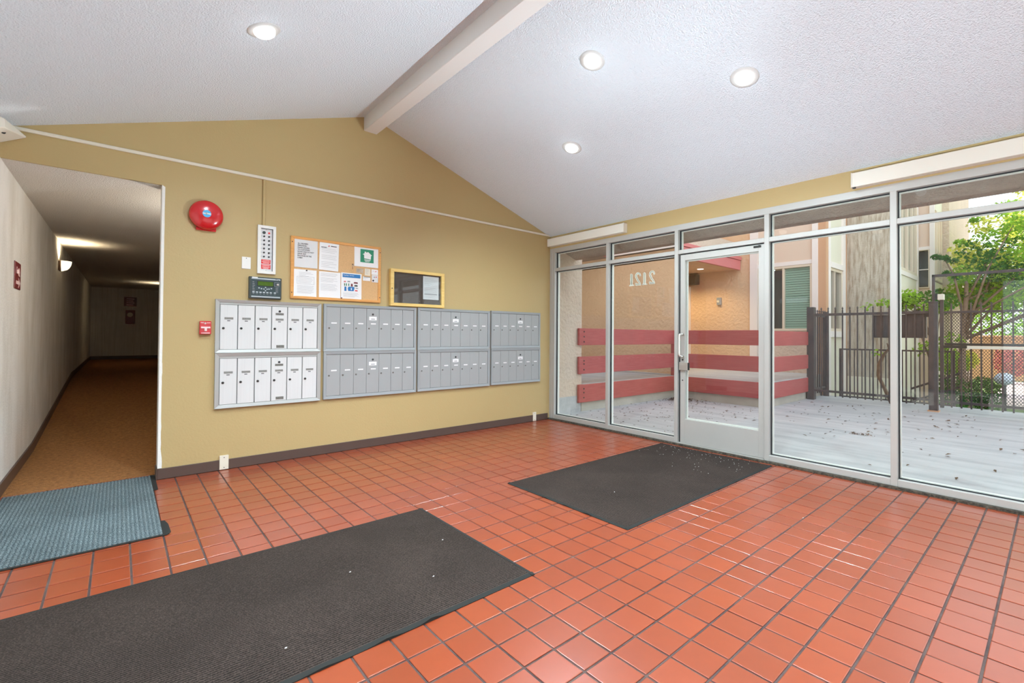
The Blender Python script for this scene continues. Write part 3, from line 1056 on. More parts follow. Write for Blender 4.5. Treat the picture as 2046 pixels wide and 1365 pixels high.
downlight(0.654, 3.15, 'recessed round ceiling light left of the white beam')
downlight(2.72, 2.29, 'recessed round ceiling light nearest the right side of the beam')
downlight(3.403, 1.455, 'recessed round ceiling light closest to the window wall, on the right')
downlight(3.403, 3.12, 'recessed round ceiling light nearest the mailbox wall, lowest in view')
for x, y, lb in ((0.25, 1.9, 'added unseen ceiling light over the camera position, on the left slope'), (0.654, 0.4, 'added unseen ceiling light on the left slope behind the viewpoint'),
                 (0.654, -1.4, 'added unseen ceiling light on the left slope in the rear lobby'), (2.75, -0.35, 'added unseen ceiling light on the right slope just behind the viewpoint'),
                 (3.6, -1.3, 'added unseen ceiling light on the right slope in the rear lobby'), (1.3, 1.2, 'added ceiling light close to the beam, out of view overhead')):
    downlight(x, y, lb, 1.4)  # unseen ceiling lights, added and boosted to brighten the ceiling

# uplight cans added on the floor out of view to brighten the ceiling
def uplight(x, y, target, power, cone, label):
    t = thing('added_uplight', (x, y, 0), label, 'added fill light')
    o = Vector((x, y, 0.24))
    d = (Vector(target) - o).normalized()
    MB().lathe([(0.08, 0.0), (0.08, 0.012), (0.014, 0.02), (0.014, 0.16)], (x, y, 0), (0, 0, 1), 20).build('stand', M['dark_metal'], t)
    MB().lathe([(0.03, -0.10), (0.055, -0.09), (0.055, 0.05), (0.050, 0.05), (0.050, 0.0)], o, d, 20).build('can', M['dark_metal'], t)
    MB().lathe([(0.048, 0.0), (0.048, 0.004)], o, d, 20).build('bulb', M['bulb'], t)
    az = Vector((d.x, d.y, 0)).normalized()
    sd_ = Vector((-az.y, az.x, 0))
    lc = o + d * 0.06
    pc = lc + az * 0.25
    q = [pc - sd_ * 0.16 + Vector((0, 0, -0.2)), pc + sd_ * 0.16 + Vector((0, 0, -0.2)), pc + sd_ * 0.16 + Vector((0, 0, 0.066)), pc - sd_ * 0.16 + Vector((0, 0, 0.066))]
    MB().add(q + [v + az * 0.004 for v in q], [(0, 1, 2, 3), (7, 6, 5, 4), (0, 4, 5, 1), (1, 5, 6, 2), (2, 6, 7, 3), (3, 7, 4, 0)]).build('glare_shield', M['dark_metal'], t)  # keeps the added lamp out of the glass reflections
    ld = bpy.data.lights.new('ceiling_fill_lamp', 'SPOT')
    ld.energy = power
    ld.color = COOL
    ld.shadow_soft_size = 0.02
    ld.spot_size = R(cone)
    ld.spot_blend = 1.0
    lo = bpy.data.objects.new('ceiling_fill_lamp', ld)
    COL.objects.link(lo)
    lo.parent = t
    lo.location = d * 0.06 + Vector((0, 0, 0.24))
    lo.rotation_euler = d.to_track_quat('-Z', 'Y').to_euler()


uplight(-0.54, -0.3, (4.6, 0.3, 2.60), UPLIGHT_FILL_W, 58, 'added unseen floor uplight by the left window, rearmost')
uplight(-0.54, 0.8, (4.6, 1.5, 2.60), UPLIGHT_FILL_W, 58, 'added unseen floor uplight by the left window, beside the viewpoint')
uplight(-0.54, 1.62, (4.6, 3.3, 2.60), UPLIGHT_FILL_W, 58, 'added unseen floor uplight between window and foreground mat')
uplight(4.5, -0.45, (0.6, 2.7, 3.0), UPLIGHT_FILL_W * 2.6, 60, 'added unseen floor uplight beside the front glazing, behind the viewpoint')

# ------------------------------------------------------------------ long boxes above the glazing and at the left corner
t = thing('window_valance_box', (4.66, 4.08, 2.46), 'long cream metal box above the windows beside the mailbox wall', 'valance box')
MB().box(4.660, GX, 3.425, 4.738, 2.462, 2.573).build('box_body', M['cream_box'], t, bevel=0.003)
MB().box(4.655, GX, 3.418, 3.425, 2.459, 2.576).build('end_cap', M['cream_box'], t, bevel=0.002)
t = thing('window_valance_box', (4.66, 0.5, 2.46), 'long cream metal box above the windows at the right edge', 'valance box')
MB().box(4.660, GX, -0.2, 1.118, 2.455, 2.574).build('box_body', M['cream_box'], t, bevel=0.003)
MB().box(4.655, GX, 1.118, 1.125, 2.451, 2.577).build('end_cap', M['cream_box'], t, bevel=0.002)
MB().cyl((4.675, 1.105, 2.445), (4.675, 1.105, 2.456), 0.012).build('end_screw', M['dark_metal'], t)
t = thing('corner_camera_housing', (-0.62, 4.70, 2.56), 'white wedge-shaped housing in the upper left corner', 'camera')
MB().add([(-0.66, 4.745, 2.635), (-0.52, 4.745, 2.585), (-0.52, 4.745, 2.575), (-0.66, 4.745, 2.50), (-0.66, 4.50, 2.635), (-0.60, 4.55, 2.62), (-0.60, 4.55, 2.56), (-0.66, 4.50, 2.53)],
         [(0, 1, 2, 3), (4, 5, 1, 0), (5, 6, 2, 1), (6, 7, 3, 2), (7, 4, 0, 3), (4, 7, 6, 5)]).build('housing_body', M['cream_box'], t, bevel=0.004)
MB().cyl((-0.622, 4.62, 2.55), (-0.612, 4.61, 2.545), 0.012).build('lens', M['dark_metal'], t)
MB().cyl((-0.575, 4.655, 2.568), (-0.571, 4.65, 2.566), 0.004).build('screw', M['dark_metal'], t)

# surface raceway across the back wall, with the drop to the panel
t = thing('cable_raceway', (2, BW, 2.628), 'thin cream cable raceway running across the mustard wall', 'raceway')
MB().box(-0.66, GX - 0.01, BW - 0.018, BW, 2.616, 2.642).build('raceway_body', M['raceway'], t, bevel=0.004)
MB().box(0.996, 1.018, BW - 0.014, BW, 2.19, 2.616).build('raceway_drop', M['yellow'], t, bevel=0.003, label='drop painted in wall colour')

# ------------------------------------------------------------------ things on the back wall
# bell
t = thing('fire_bell', (0.558, BW, 2.205), 'round glossy red fire alarm bell on the mustard wall', 'bell')
MB().box(0.487, 0.632, BW - 0.022, BW, 2.074, 2.30).build('mounting_plate', M['red'], t, bevel=0.003)
pf = [(0.118, 0.024), (0.124, 0.028), (0.126, 0.034), (0.1225, 0.046)]
for i in range(1, 10):
    q = i / 9 * PI / 2
    pf.append((0.1195 * math.cos(q) + 0.001, 0.048 + 0.036 * math.sin(q)))
MB().lathe(pf, (0.558, BW, 2.205), (0, -1, 0), 40).build('gong', M['red'], t, smooth=True)
lbl = MB().lathe([(0.031, 0.079), (0.031, 0.085)], (0.556, BW, 2.208), (0, -1, 0), 24).build('gong_label', M['sky_print'], t)
MB().box(0.527, 0.585, BW - 0.0858, BW - 0.085, 2.203, 2.213).build('label_band', M['paper'], lbl)
MB().lathe([(0.009, 0.084), (0.009, 0.089), (0.005, 0.091)], (0.556, BW, 2.208), (0, -1, 0), 12).build('centre_bolt', M['steel'], t)
MB().ball((0.556, BW - 0.03, 2.094), 0.012, 10, 6, (1.2, .8, .5)).build('striker_tab', M['ivory'], t)

# pull station
t = thing('fire_pull_station', (0.565, BW, 1.242), 'small red fire alarm pull station left of the white mailboxes', 'fire alarm')
MB().box(0.522, 0.606, BW - 0.040, BW, 1.185, 1.298).build('station_body', M['red'], t, bevel=0.004)
h = MB().box(0.531, 0.598, BW - 0.050, BW - 0.040, 1.236, 1.250).box(0.556, 0.574, BW - 0.052, BW - 0.040, 1.212, 1.237).build('pull_bar', M['pink'], t, bevel=0.002, label='white T-shaped pull bar')
text('station_text', 'FIRE ALARM', 0.0135, M['paper'], t, (0.564, BW - 0.0404, 1.283), align='CENTER')
MB().box(0.533, 0.596, BW - 0.0412, BW - 0.0398, 1.193, 1.199).build('lower_text_strip', M['pink'], t)
MB().cyl((0.562, BW - 0.043, 1.277), (0.562, BW - 0.040, 1.277), 0.006).build('station_lock', M['steel'], t)

# switch plate
t = thing('blank_wall_plate', (0.87, BW, 1.83), 'blank white wall plate left of the tall button panel', 'wall plate')
MB().box(0.834, 0.906, BW - 0.006, BW, 1.778, 1.886).build('plate_body', M['white_paint'], t, bevel=0.002)
MB().cyl((0.87, BW - 0.0075, 1.874), (0.87, BW - 0.006, 1.874), 0.004, n=10).build('plate_screw', M['dark_metal'], t)

# annunciator
t = thing('annunciator_panel', (1.033, BW, 1.97), 'tall narrow white panel with two columns of black buttons', 'control panel')
ring_frame(0.957, 1.109, 1.746, 2.191, 0.026, 0.027, BW, 0.022).build('panel_frame', M['white_paint'], t, bevel=0.001)
MB().box(0.983, 1.083, BW - 0.008, BW - 0.002, 1.772, 2.165).build('panel_face', M['paper_grey'], t)
MB().box(1.0805, 1.083, BW - 0.0215, BW - 0.008, 1.772, 2.165).box(0.983, 1.083, BW - 0.0215, BW - 0.008, 2.162, 2.165).build('face_gasket', M['ink'], t)
yb = BW - 0.008
MB().cyl((1.010, yb - 0.006, 2.126), (1.010, yb, 2.126), 0.0135).build('speaker_button', M['panel_dark'], t)
MB().cyl((1.052, yb - 0.006, 2.126), (1.052, yb, 2.126), 0.008).build('lamp_button', M['red_flat'], t)
for q in range(6):
    z = 2.092 - q * 0.0375
    for x in (1.011, 1.052):
        MB().cyl((x, yb - 0.008, z), (x, yb, z), 0.0078, n=12).build('button', M['ink'], t)
    MB().box(0.985, 1.000, yb - 0.0006, yb, z - 0.003, z - 0.001).box(0.985, 0.998, yb - 0.0006, yb, z + 0.004, z + 0.006).box(1.064, 1.077, yb - 0.0006, yb, z + 0.002, z + 0.004).build('button_text_line', M['ink_grey'], t, kind='stuff')
r_ = MB().box(0.990, 1.068, yb - 0.001, yb, 1.840, 1.878).box(0.990, 1.068, yb - 0.001, yb, 1.792, 1.834).build('red_label', M['red_flat'], t)
for z, w in ((1.868, .030), (1.858, .034), (1.848, .026), (1.826, .033), (1.817, .030), (1.806, .034), (1.798, .022)):
    MB().box(1.029 - w, 1.029 + w, yb - 0.0016, yb - 0.001, z - 0.0018, z + 0.0018).build('label_text_line', M['pink'], r_)
for z in (2.155, 1.780):
    MB().cyl((1.03, yb - 0.003, z), (1.03, yb, z), 0.004, n=10).build('face_screw', M['steel'], t)

# keypad with display
t = thing('alarm_keypad', (1.024, BW, 1.61), 'dark alarm keypad with green display above the white mailboxes', 'keypad')
MB().box(0.889, 1.159, BW - 0.034, BW, 1.513, 1.712).build('keypad_case', M['panel_dark'], t, bevel=0.004)
yk = BW - 0.034
MB().box(0.906, 1.149, yk - 0.0015, yk, 1.524, 1.703).build('keypad_overlay', M['panel_face'], t)
MB().box(0.908, 1.147, yk - 0.003, yk - 0.001, 1.690, 1.701).build('silver_strip', M['silver_strip'], t)
MB().box(0.908, 1.147, yk - 0.003, yk - 0.001, 1.526, 1.537).build('silver_strip', M['silver_strip'], t)
MB().box(0.912, 0.958, yk - 0.0036, yk - 0.001, 1.699, 1.709).build('white_sticker', M['paper'], t)
MB().box(1.104, 1.122, yk - 0.0036, yk - 0.003, 1.694, 1.698).box(1.126, 1.138, yk - 0.0036, yk - 0.003, 1.691, 1.695).build('strip_print', M['ink'], t)
MB().box(0.953, 1.092, yk - 0.004, yk - 0.001, 1.628, 1.676).build('display_bezel', M['gasket'], t)
MB().box(0.959, 1.086, yk - 0.005, yk - 0.003, 1.633, 1.671).build('display', M['lcd'], t, label='green liquid crystal display')
kb = MB()
for x in (0.970, 0.990, 1.052, 1.072):
    kb.box(x - 0.006, x + 0.006, yk - 0.003, yk - 0.001, 1.600 + (0.006 if x in (0.970, 1.072) else 0), 1.610 + (0.006 if x in (0.970, 1.072) else 0))
for x, z in ((1.010, 1.603), (1.036, 1.603), (1.023, 1.618), (1.023, 1.588)):
    kb.box(x - 0.005, x + 0.005, yk - 0.003, yk - 0.001, z - 0.005, z + 0.005)
kb.build('arrow_key', M['silver_strip'], t)
for q in range(7):
    x = 0.925 + q * 0.0285 + (0.006 if q == 6 else 0)
    MB().box(x - 0.009, x + 0.009, yk - 0.003, yk - 0.001, 1.566, 1.577).build('function_key', M['silver_strip'], t)
    MB().box(x - 0.007, x + 0.007, yk - 0.0022, yk - 0.001, 1.555, 1.558).build('key_caption', M['ink_grey'], t)
for q in range(6):
    MB().box(0.916, 0.936 - 0.003 * (q % 3), yk - 0.0022, yk - 0.001, 1.584 + q * 0.0155, 1.588 + q * 0.0155).build('indicator_caption', M['ink_grey'], t)
for q in range(5):
    MB().box(1.108, 1.130 - 0.002 * (q % 2), yk - 0.0022, yk - 0.001, 1.577 + q * 0.0105, 1.580 + q * 0.0105).build('indicator_caption', M['ink_grey'], t)
MB().box(1.098, 1.138, yk - 0.002, yk - 0.001, 1.6325, 1.634).box(1.098, 1.138, yk - 0.002, yk - 0.001, 1.670, 1.6715).box(1.098, 1.0995, yk - 0.002, yk - 0.001, 1.634, 1.670).box(1.1365, 1.138, yk - 0.002, yk - 0.001, 1.634, 1.670).build('key_switch_border', M['ink_grey'], t)
MB().cyl((1.126, yk - 0.006, 1.651), (1.126, yk - 0.001, 1.651), 0.009).build('key_switch', M['chrome'], t)

# mailboxes -------------------------------------------------------
def add_plate(parent, name, x0, x1, z0, z1, y, m, d=0.0012):
    return MB().box(x0, x1, y - d, y, z0, z1).build(name, m, parent)


lock_me = {}


def lock_mesh(key, r, m):
    if key not in lock_me:
        lock_me[key] = (MB().lathe([(r, 0), (r, 0.004), (r * 0.8, 0.006), (r * 0.35, 0.0062)], (0, 0, 0), (0, -1, 0), 14).mesh('lock', m, smooth=False),
                        MB().box(-0.0012, 0.0012, -0.0072, -0.006, -r * 0.45, r * 0.45).mesh('key_slot', M['gasket']))
    return lock_me[key]


def mailbox(x0, x1, z0, z1, wl, wt, n, style, label, grp, special=None, tilt=()):
    cx = (x0 + x1) / 2
    t = thing('mailbox_unit', (cx, BW, z0), label, 'mailbox', grp)
    fm = M['mb_frame'] if style == 'white' else M['mb_grey_frame']
    dm = M['mb_white'] if style == 'white' else M['mb_grey']
    ring_frame(x0, x1, z0, z1, wl, wt, BW, 0.030, 0.007 if style == 'white' else 0.004).build('frame', fm, t, bevel=0.0008)
    MB().box(x0 + 0.01, x1 - 0.01, BW - 0.010, BW - 0.001, z0 + 0.01, z1 - 0.01).build('inner_back', M['mb_back'], t)
    ix0, ix1, iz0, iz1 = x0 + wl + 0.001, x1 - wl - 0.001, z0 + wt + 0.001, z1 - wt - 0.001
    if style == 'white':
        MB().box(ix0, ix1, BW - 0.020, BW - 0.010, iz1 - 0.016, iz1).build('top_flange', M['mb_frame'], t)
        iz1 -= 0.018
    yf = BW - 0.020
    w = (ix1 - ix0) / n
    g = 0.0035 if style == 'white' else 0.0012
    zt = iz0 + (iz1 - iz0) * 0.62
    for i in range(n):
        a, b = ix0 + i * w + g, ix0 + (i + 1) * w - g
        d = MB().box(a, b, yf, BW - 0.010, iz0 + 0.001, iz1 - 0.001).build('mailbox_door', dm, t, origin=(a, yf, iz0), bevel=0.001)
        if i in tilt:
            d.rotation_euler = (0, 0, R(-1.4))
        lx = a + (0.024 if style == 'white' else 0.026)
        lz = iz0 + (iz1 - iz0) * (0.475 if style == 'white' else 0.49)
        lm, sm = lock_mesh(style, 0.0105 if style == 'white' else 0.0085, M['dark_metal'] if style == 'white' else M['lock_metal'])
        place('lock', lm, d, (lx, yf, lz))
        mid = (a + b) / 2
        tz = iz0 + (iz1 - iz0) * (0.695 if style == 'white' else 0.610)
        if style == 'white':
            add_plate(d, 'name_tag', mid - 0.034, mid + 0.034, tz - 0.0095, tz + 0.0095, yf, M['tag'])
            k = (i * 7 + int(z0 * 10)) % 3
            add_plate(d, 'number_print', mid - 0.012 - 0.001 * k, mid + 0.011, tz - 0.025, tz - 0.017, yf, M['ink_soft'], 0.0006)
        else:
            add_plate(d, 'name_strip', mid - 0.028 + 0.006, mid + 0.028 + 0.006, tz - 0.006, tz + 0.006, yf, M['paper'])
        if i == 3:
            zl = iz0 + (iz1 - iz0) * (0.89 if style == 'white' else 0.85)
            lm2, _ = lock_mesh('master', 0.0105, M['ink'])
            place('master_lock', lm2, d, (mid, yf, zl))
            if style == 'white':
                add_plate(d, 'notice_tag', mid - 0.035, mid + 0.035, zl - 0.036, zl - 0.016, yf, M['tag_dark'])
                add_plate(d, 'lower_tag', mid - 0.026, mid + 0.042, iz0 + 0.010, iz0 + 0.036, yf, M['tag_dark'])
            else:
                c = add_plate(d, 'notice_card', mid - 0.042, mid + 0.042, zl - 0.062, zl - 0.024, yf, M['paper'])
                add_plate(c, 'card_print', mid - 0.020, mid + 0.022, zl - 0.054, zl - 0.045, yf - 0.0012, M['ink_grey'], 0.0006)
    return t


mailbox(0.636, 1.527, 1.024, 1.493, 0.033, 0.027, 6, 'white', 'upper white six-door mailbox unit under the dark keypad', 'white mailbox units')
mailbox(0.638, 1.527, 0.539, 1.022, 0.033, 0.030, 6, 'white', 'lower white six-door mailbox unit, left end of the bottom row', 'white mailbox units')
mailbox(1.552, 2.576, 1.022, 1.498, 0.027, 0.028, 7, 'grey', 'upper grey seven-door mailbox unit right beside the white ones', 'grey mailbox units')
mailbox(1.556, 2.580, 0.544, 1.020, 0.027, 0.030, 7, 'grey', 'lower grey seven-door mailbox unit right beside the white ones', 'grey mailbox units')
mailbox(2.597, 3.629, 1.022, 1.503, 0.028, 0.030, 7, 'grey', 'upper grey seven-door mailbox unit below the glass display case', 'grey mailbox units', tilt=(4,))
mailbox(2.600, 3.633, 0.547, 1.020, 0.028, 0.030, 7, 'grey', 'lower grey seven-door mailbox unit, third from left in bottom row', 'grey mailbox units', tilt=(4,))
mailbox(3.652, 4.521, 1.026, 1.511, 0.022, 0.030, 6, 'grey', 'upper grey six-door mailbox unit nearest the windows', 'grey mailbox units')
mailbox(3.656, 4.525, 0.552, 1.024, 0.022, 0.030, 6, 'grey', 'lower grey six-door mailbox unit nearest the windows', 'grey mailbox units')

# cork board ------------------------------------------------------
t = thing('cork_board', (1.695, BW, 1.534), 'honey wood framed cork notice board above the mailboxes', 'notice board')
ring_frame(1.241, 2.148, 1.534, 2.133, 0.030, 0.026, BW, 0.020).build('board_frame', M['oak'], t, bevel=0.002)
MB().box(1.262, 2.126, BW - 0.013, BW - 0.001, 1.552, 2.115).build('cork_sheet', M['cork'], t)
for x in (1.252, 2.137):
    for z in (1.59, 2.075):
        MB().cyl((x, BW - 0.0225, z), (x, BW - 0.020, z), 0.005, n=10).build('frame_screw', M['dark_metal'], t)
YC = BW - 0.0135


def sheet(name, x0, x1, z0, z1, label, cat, m=None, rot=0.0, group=None, lay=0, wave=0.004):
    """a pinned sheet of paper, gently curled; local frame centred on the sheet"""
    cx, cz = (x0 + x1) / 2, (z0 + z1) / 2
    y = YC - 0.0016 - 0.001 * lay
    t = thing(name, (cx, y, cz), label, cat, group)
    v, f = [], []
    n = 8
    for j in range(n + 1):
        for i in range(n + 1):
            a, b = i / n, j / n
            curl = wave * ((1 - b) ** 2) * (0.4 + 0.6 * abs(a - 0.5) * 2)
            v.append((x0 + (x1 - x0) * a, y - curl, z0 + (z1 - z0) * b))
    for j in range(n):
        for i in range(n):
            q = j * (n + 1) + i
            f.append((q, q + 1, q + n + 2, q + n + 1))
    nb = len(v)
    v2 = [(p[0], p[1] + 0.0012, p[2]) for p in v]
    f2 = [tuple(i + nb for i in fc[::-1]) for fc in f]
    rim = []
    idx = [i for i in range(n + 1)] + [(i + 1) * (n + 1) + n for i in range(n)] + [n * (n + 1) + n - 1 - i for i in range(n)] + [(n - 1 - i) * (n + 1) for i in range(n - 1)]
    for a, b in zip(idx, idx[1:] + idx[:1]):
        rim.append((a, a + nb, b + nb, b))
    MB().add(v + v2, f + f2 + rim).build('paper_sheet', m or M['paper'], t)
    if rot:
        t.rotation_euler = (0, rot, 0)
    return t, y


def lines(t, y, x0, z0, rows, dz, w, m='ink_grey', h=0.0016, curl=(0, 1, 0.004)):
    """ruled print that stands for text too small to read; y follows the sheet curl"""
    za, zb, wv = curl
    mb = MB()
    for q in range(rows):
        if w[q % len(w)] <= 0:
            continue
        z = z0 - q * dz
        b = min(1, max(0, (z - za) / (zb - za)))
        yy = y - wv * ((1 - b) ** 2) - 0.0006
        mb.box(x0, x0 + w[q % len(w)], yy - 0.0005, yy + 0.0004, z - h / 2, z + h / 2)
    return mb.build('print_lines', M[m], t, kind='stuff')


t, y = sheet('notice_paper', 1.273, 1.487, 1.838, 2.108, 'typed delivery notice in capitals, top left of cork board', 'notice', m=M['paper_grey'], group='papers on the cork board', wave=0.003)
text('notice_text', 'ALL DELIVERY\nPERSONNEL:\nPLEASE DELIVER\nTO CUSTOMERS\nDOOR AND DO NOT\nLEAVE ANY\nPACKAGES IN THE\nLOBBY.', 0.0185, M['ink'], t, (1.300, y - 0.0034, 1.998), spacing=1.06, extrude=0.0003, sx_=0.84)
t, y = sheet('letter_paper', 1.504, 1.694, 1.83, 2.106, 'letter with a small red logo, second in the top row of the cork board', 'notice', rot=R(1.5), group='papers on the cork board', lay=1)
lines(t, y, 1.524, 2.045, 12, 0.0165, [.14, .15, .13, 0, .15, .14, .15, 0, .12, .15, .08, .14], curl=(1.83, 2.106, .004))
MB().box(1.612, 1.670, y - 0.0025, y - 0.0015, 2.074, 2.081).build('letterhead', M['ink'], t)
MB().prism([(1.585, 2.068), (1.600, 2.072), (1.596, 2.086), (1.590, 2.078)], 0.001, lambda a, b, q: (a, y - 0.0015 - q, b)).build('logo_mark', M['red_flat'], t)
MB().box(1.518, 1.572, y - 0.0025, y - 0.0015, 2.055, 2.061).build('address_line', M['ink'], t)
t, y = sheet('boxed_notice', 1.268, 1.480, 1.555, 1.818, 'typed notice with a ruled box, bottom left of cork board', 'notice', group='papers on the cork board', lay=1)
lines(t, y, 1.318, 1.790, 4, 0.012, [.11, .13, .06, .09], curl=(1.555, 1.818, .004))
lines(t, y, 1.308, 1.735, 4, 0.014, [.13, .14, .13, .12], curl=(1.555, 1.818, .004))
lines(t, y, 1.300, 1.660, 7, 0.0115, [.155, .15, .155, .15, .14, .155, .13], curl=(1.555, 1.818, .004))
yy = y - 0.002
MB().box(1.298, 1.458, yy - .0005, yy, 1.748, 1.7495).box(1.298, 1.458, yy - .0005, yy, 1.678, 1.6795).box(1.298, 1.2995, yy - .0005, yy, 1.678, 1.7495).box(1.4565, 1.458, yy - .0005, yy, 1.678, 1.7495).build('ruled_box', M['ink_grey'], t)
t, y = sheet('letter_paper', 1.504, 1.716, 1.557, 1.818, 'plain typed letter, second in the bottom row of the cork board', 'notice', group='papers on the cork board')
lines(t, y, 1.520, 1.800, 16, 0.012, [.16, .165, .15, 0, .16, .13, .165, .12, 0, .15, .165, .14], curl=(1.557, 1.818, .004))
t, y = sheet('recycling_poster', 1.722, 1.936, 1.558, 1.825, 'recycling poster with blue banner and blue bin on the cork board', 'poster', group='papers on the cork board', lay=2, wave=0.002)
MB().box(1.736, 1.922, y - 0.0018, y - 0.0006, 1.778, 1.815).build('blue_banner', M['blue_print'], t)
text('banner_text', 'Recycling + Services', 0.0165, M['paper'], t, (1.744, y - 0.002, 1.800), extrude=0.0002, sx_=0.82)
bn = MB().prism([(1.795, 1.640), (1.852, 1.640), (1.862, 1.676), (1.856, 1.684), (1.798, 1.684), (1.790, 1.668)], 0.001, lambda a, b, q: (a, y - 0.002 - q, b)).build('blue_bin_picture', M['blue_print'], t)
MB().box(1.823, 1.832, y - 0.0036, y - 0.003, 1.650, 1.672).build('bin_arrow', M['paper'], bn)
pics = [(1.760, 1.735, .022, .008, 'red_flat'), (1.800, 1.737, .03, .012, 'ink_grey'), (1.874, 1.728, .044, .015, 'maroon'), (1.757, 1.704, .008, .024, 'leaf_dark'), (1.775, 1.704, .010, .026, 'green_print'),
        (1.800, 1.704, .010, .026, 'green_print'), (1.832, 1.702, .020, .028, 'maroon'), (1.876, 1.698, .036, .016, 'panel_dark'), (1.766, 1.660, .022, .044, 'blue_print'), (1.886, 1.672, .028, .010, 'ink_grey'), (1.880, 1.646, .030, .010, 'red_flat')]
for a, b, w, hh, mm in pics:
    MB().prism([(a - w / 2, b - hh / 2), (a + w / 2, b - hh / 2), (a + w / 2.4, b + hh / 2), (a - w / 2.4, b + hh / 2)], 0.0008, lambda p, q, s_: (p, y - 0.0022 - s_, q)).build('item_picture', M[mm], t)
lines(t, y, 1.745, 1.620, 5, 0.010, [.15, .16, .14, .16, .12], curl=(1.558, 1.825, .002))
t, y = sheet('house_logo_sheet', 1.857, 2.130, 1.905, 2.108, 'white sheet with green house emblem, top right of cork board', 'poster', group='papers on the cork board', wave=0.002)
gq = MB().box(1.921, 2.066, y - 0.0018, y - 0.0006, 1.952, 2.090).build('green_square', M['green_print'], t)
MB().prism([(1.962, 1.994), (2.034, 1.990), (2.036, 2.028), (2.048, 2.030), (2.004, 2.066), (1.984, 2.056), (1.982, 2.066), (1.966, 2.066), (1.966, 2.050), (1.944, 2.036), (1.960, 2.032)], 0.001, lambda a, b, q: (a, y - 0.0018 - q, b)).build('house_emblem', M['paper'], gq)
MB().box(1.962, 2.034, y - 0.0026, y - 0.0018, 1.979, 1.984).box(1.966, 2.026, y - 0.0026, y - 0.0018, 1.970, 1.974).box(1.972, 2.020, y - 0.0026, y - 0.0018, 1.961, 1.965).build('emblem_text', M['paper'], gq)
t, y = sheet('business_card', 1.879, 1.955, 1.837, 1.883, 'faded brown business card under the house emblem sheet', 'card', m=M['paper_tan'], group='cards on the cork board', lay=1, wave=0.001)
lines(t, y, 1.886, 1.872, 3, 0.011, [.04, .03, .035], m='ink', curl=(1.837, 1.883, .001))
t, y = sheet('business_card', 1.970, 2.031, 1.816, 1.888, 'tall cream card in the middle of the small cards', 'card', m=M['paper_cream'], group='cards on the cork board', rot=R(2), wave=0.001)
lines(t, y, 1.980, 1.878, 5, 0.011, [.03, .035, .03, .02, .03], curl=(1.816, 1.888, .001))
t, y = sheet('business_card', 1.951, 2.031, 1.760, 1.804, 'white card with a black top bar, lowest of the small cards', 'card', group='cards on the cork board', lay=1, wave=0.001)
MB().box(1.962, 2.031, y - 0.002, y - 0.001, 1.798, 1.803).build('black_bar', M['ink'], t)
lines(t, y, 1.956, 1.788, 2, 0.010, [.05, .03], curl=(1.760, 1.804, .001))
t, y = sheet('business_card', 2.044, 2.125, 1.832, 1.887, 'white card with a red mark beside the board frame', 'card', group='cards on the cork board', rot=R(1), wave=0.001)
MB().prism([(2.080, 1.860), (2.102, 1.866), (2.092, 1.872)], 0.001, lambda a, b, q: (a, y - 0.001 - q, b)).build('logo_mark', M['red_flat'], t)
lines(t, y, 2.056, 1.868, 1, 0.010, [.02], m='ink', curl=(1.832, 1.887, .001))
t, y = sheet('business_card', 2.048, 2.126, 1.750, 1.829, 'grey card with a black round mark beside the board frame', 'card', m=M['paper_grey'], group='cards on the cork board', lay=1, wave=0.001)
MB().lathe([(0.010, 0), (0.010, 0.001)], (2.064, y - 0.001, 1.768), (0, -1, 0), 16).build('round_mark', M['ink'], t)
MB().box(2.068, 2.084, y - 0.002, y - 0.001, 1.800, 1.810).build('print_block', M['ink_grey'], t)
MB().box(2.092, 2.102, y - 0.002, y - 0.001, 1.802, 1.812).build('print_block', M['red_flat'], t)
t = thing('hanging_key', (1.838, YC, 1.905), 'small metal key hanging on a pin in the cork board', 'key')
MB().lathe([(0.004, 0), (0.004, 0.012), (0.006, 0.013)], (1.838, YC, 1.918), (0, -1, 0), 10).build('hook', M['bronze'], t)
pts = [(1.842 + 0.009 * math.cos(q * PI / 6), YC - 0.008, 1.905 + 0.009 * math.sin(q * PI / 6)) for q in range(13)]
MB().tube(pts, 0.0016, 6).build('key_bow', M['steel'], t)
MB().box(1.836, 1.839, YC - 0.009, YC - 0.006, 1.866, 1.897).build('key_blade', M['bronze'], t)
for x, z, mm, lb in ((1.385, 1.811, 'ink', 'black push pin at the top of the boxed notice'), (1.726, 1.563, 'maroon', 'dark red push pin at the corner of the recycling poster')):
    t = thing('push_pin', (x, YC, z), lb, 'push pin')
    MB().lathe([(0.006, 0.0), (0.006, 0.007), (0.0035, 0.009), (0.0035, 0.014), (0.005, 0.016)], (x, YC - 0.003, z), (0, -1, 0), 10).build('pin_head', M[mm], t)

# display case ----------------------------------------------------
t = thing('display_case', (2.594, BW, 1.510), 'shallow pine display case with glass front and dark backing', 'display case')
ring_frame(2.252, 2.937, 1.510, 1.918, 0.042, 0.034, BW, 0.042).build('case_frame', M['pine'], t, bevel=0.002)
MB().box(2.290, 2.900, BW - 0.012, BW - 0.001, 1.540, 1.888).build('case_backing', M['case_back'], t)
MB().box(2.292, 2.898, BW - 0.034, BW - 0.031, 1.542, 1.886).build('case_glass', M['case_glass'], t)
MB().cyl((2.270, BW - 0.0445, 1.700), (2.270, BW - 0.042, 1.700), 0.006, n=12).build('case_lock', M['dark_metal'], t)
for x in (2.42, 2.62):
    MB().cyl((x, BW - 0.016, 1.575), (x, BW - 0.012, 1.575), 0.004, n=8).build('backing_tack', M['chrome'], t)
YC = BW - 0.0125
t, y = sheet('posted_letter', 2.665, 2.872, 1.603, 1.872, 'white letter posted inside the glass display case', 'notice', m=M['paper_grey'], wave=0.003)
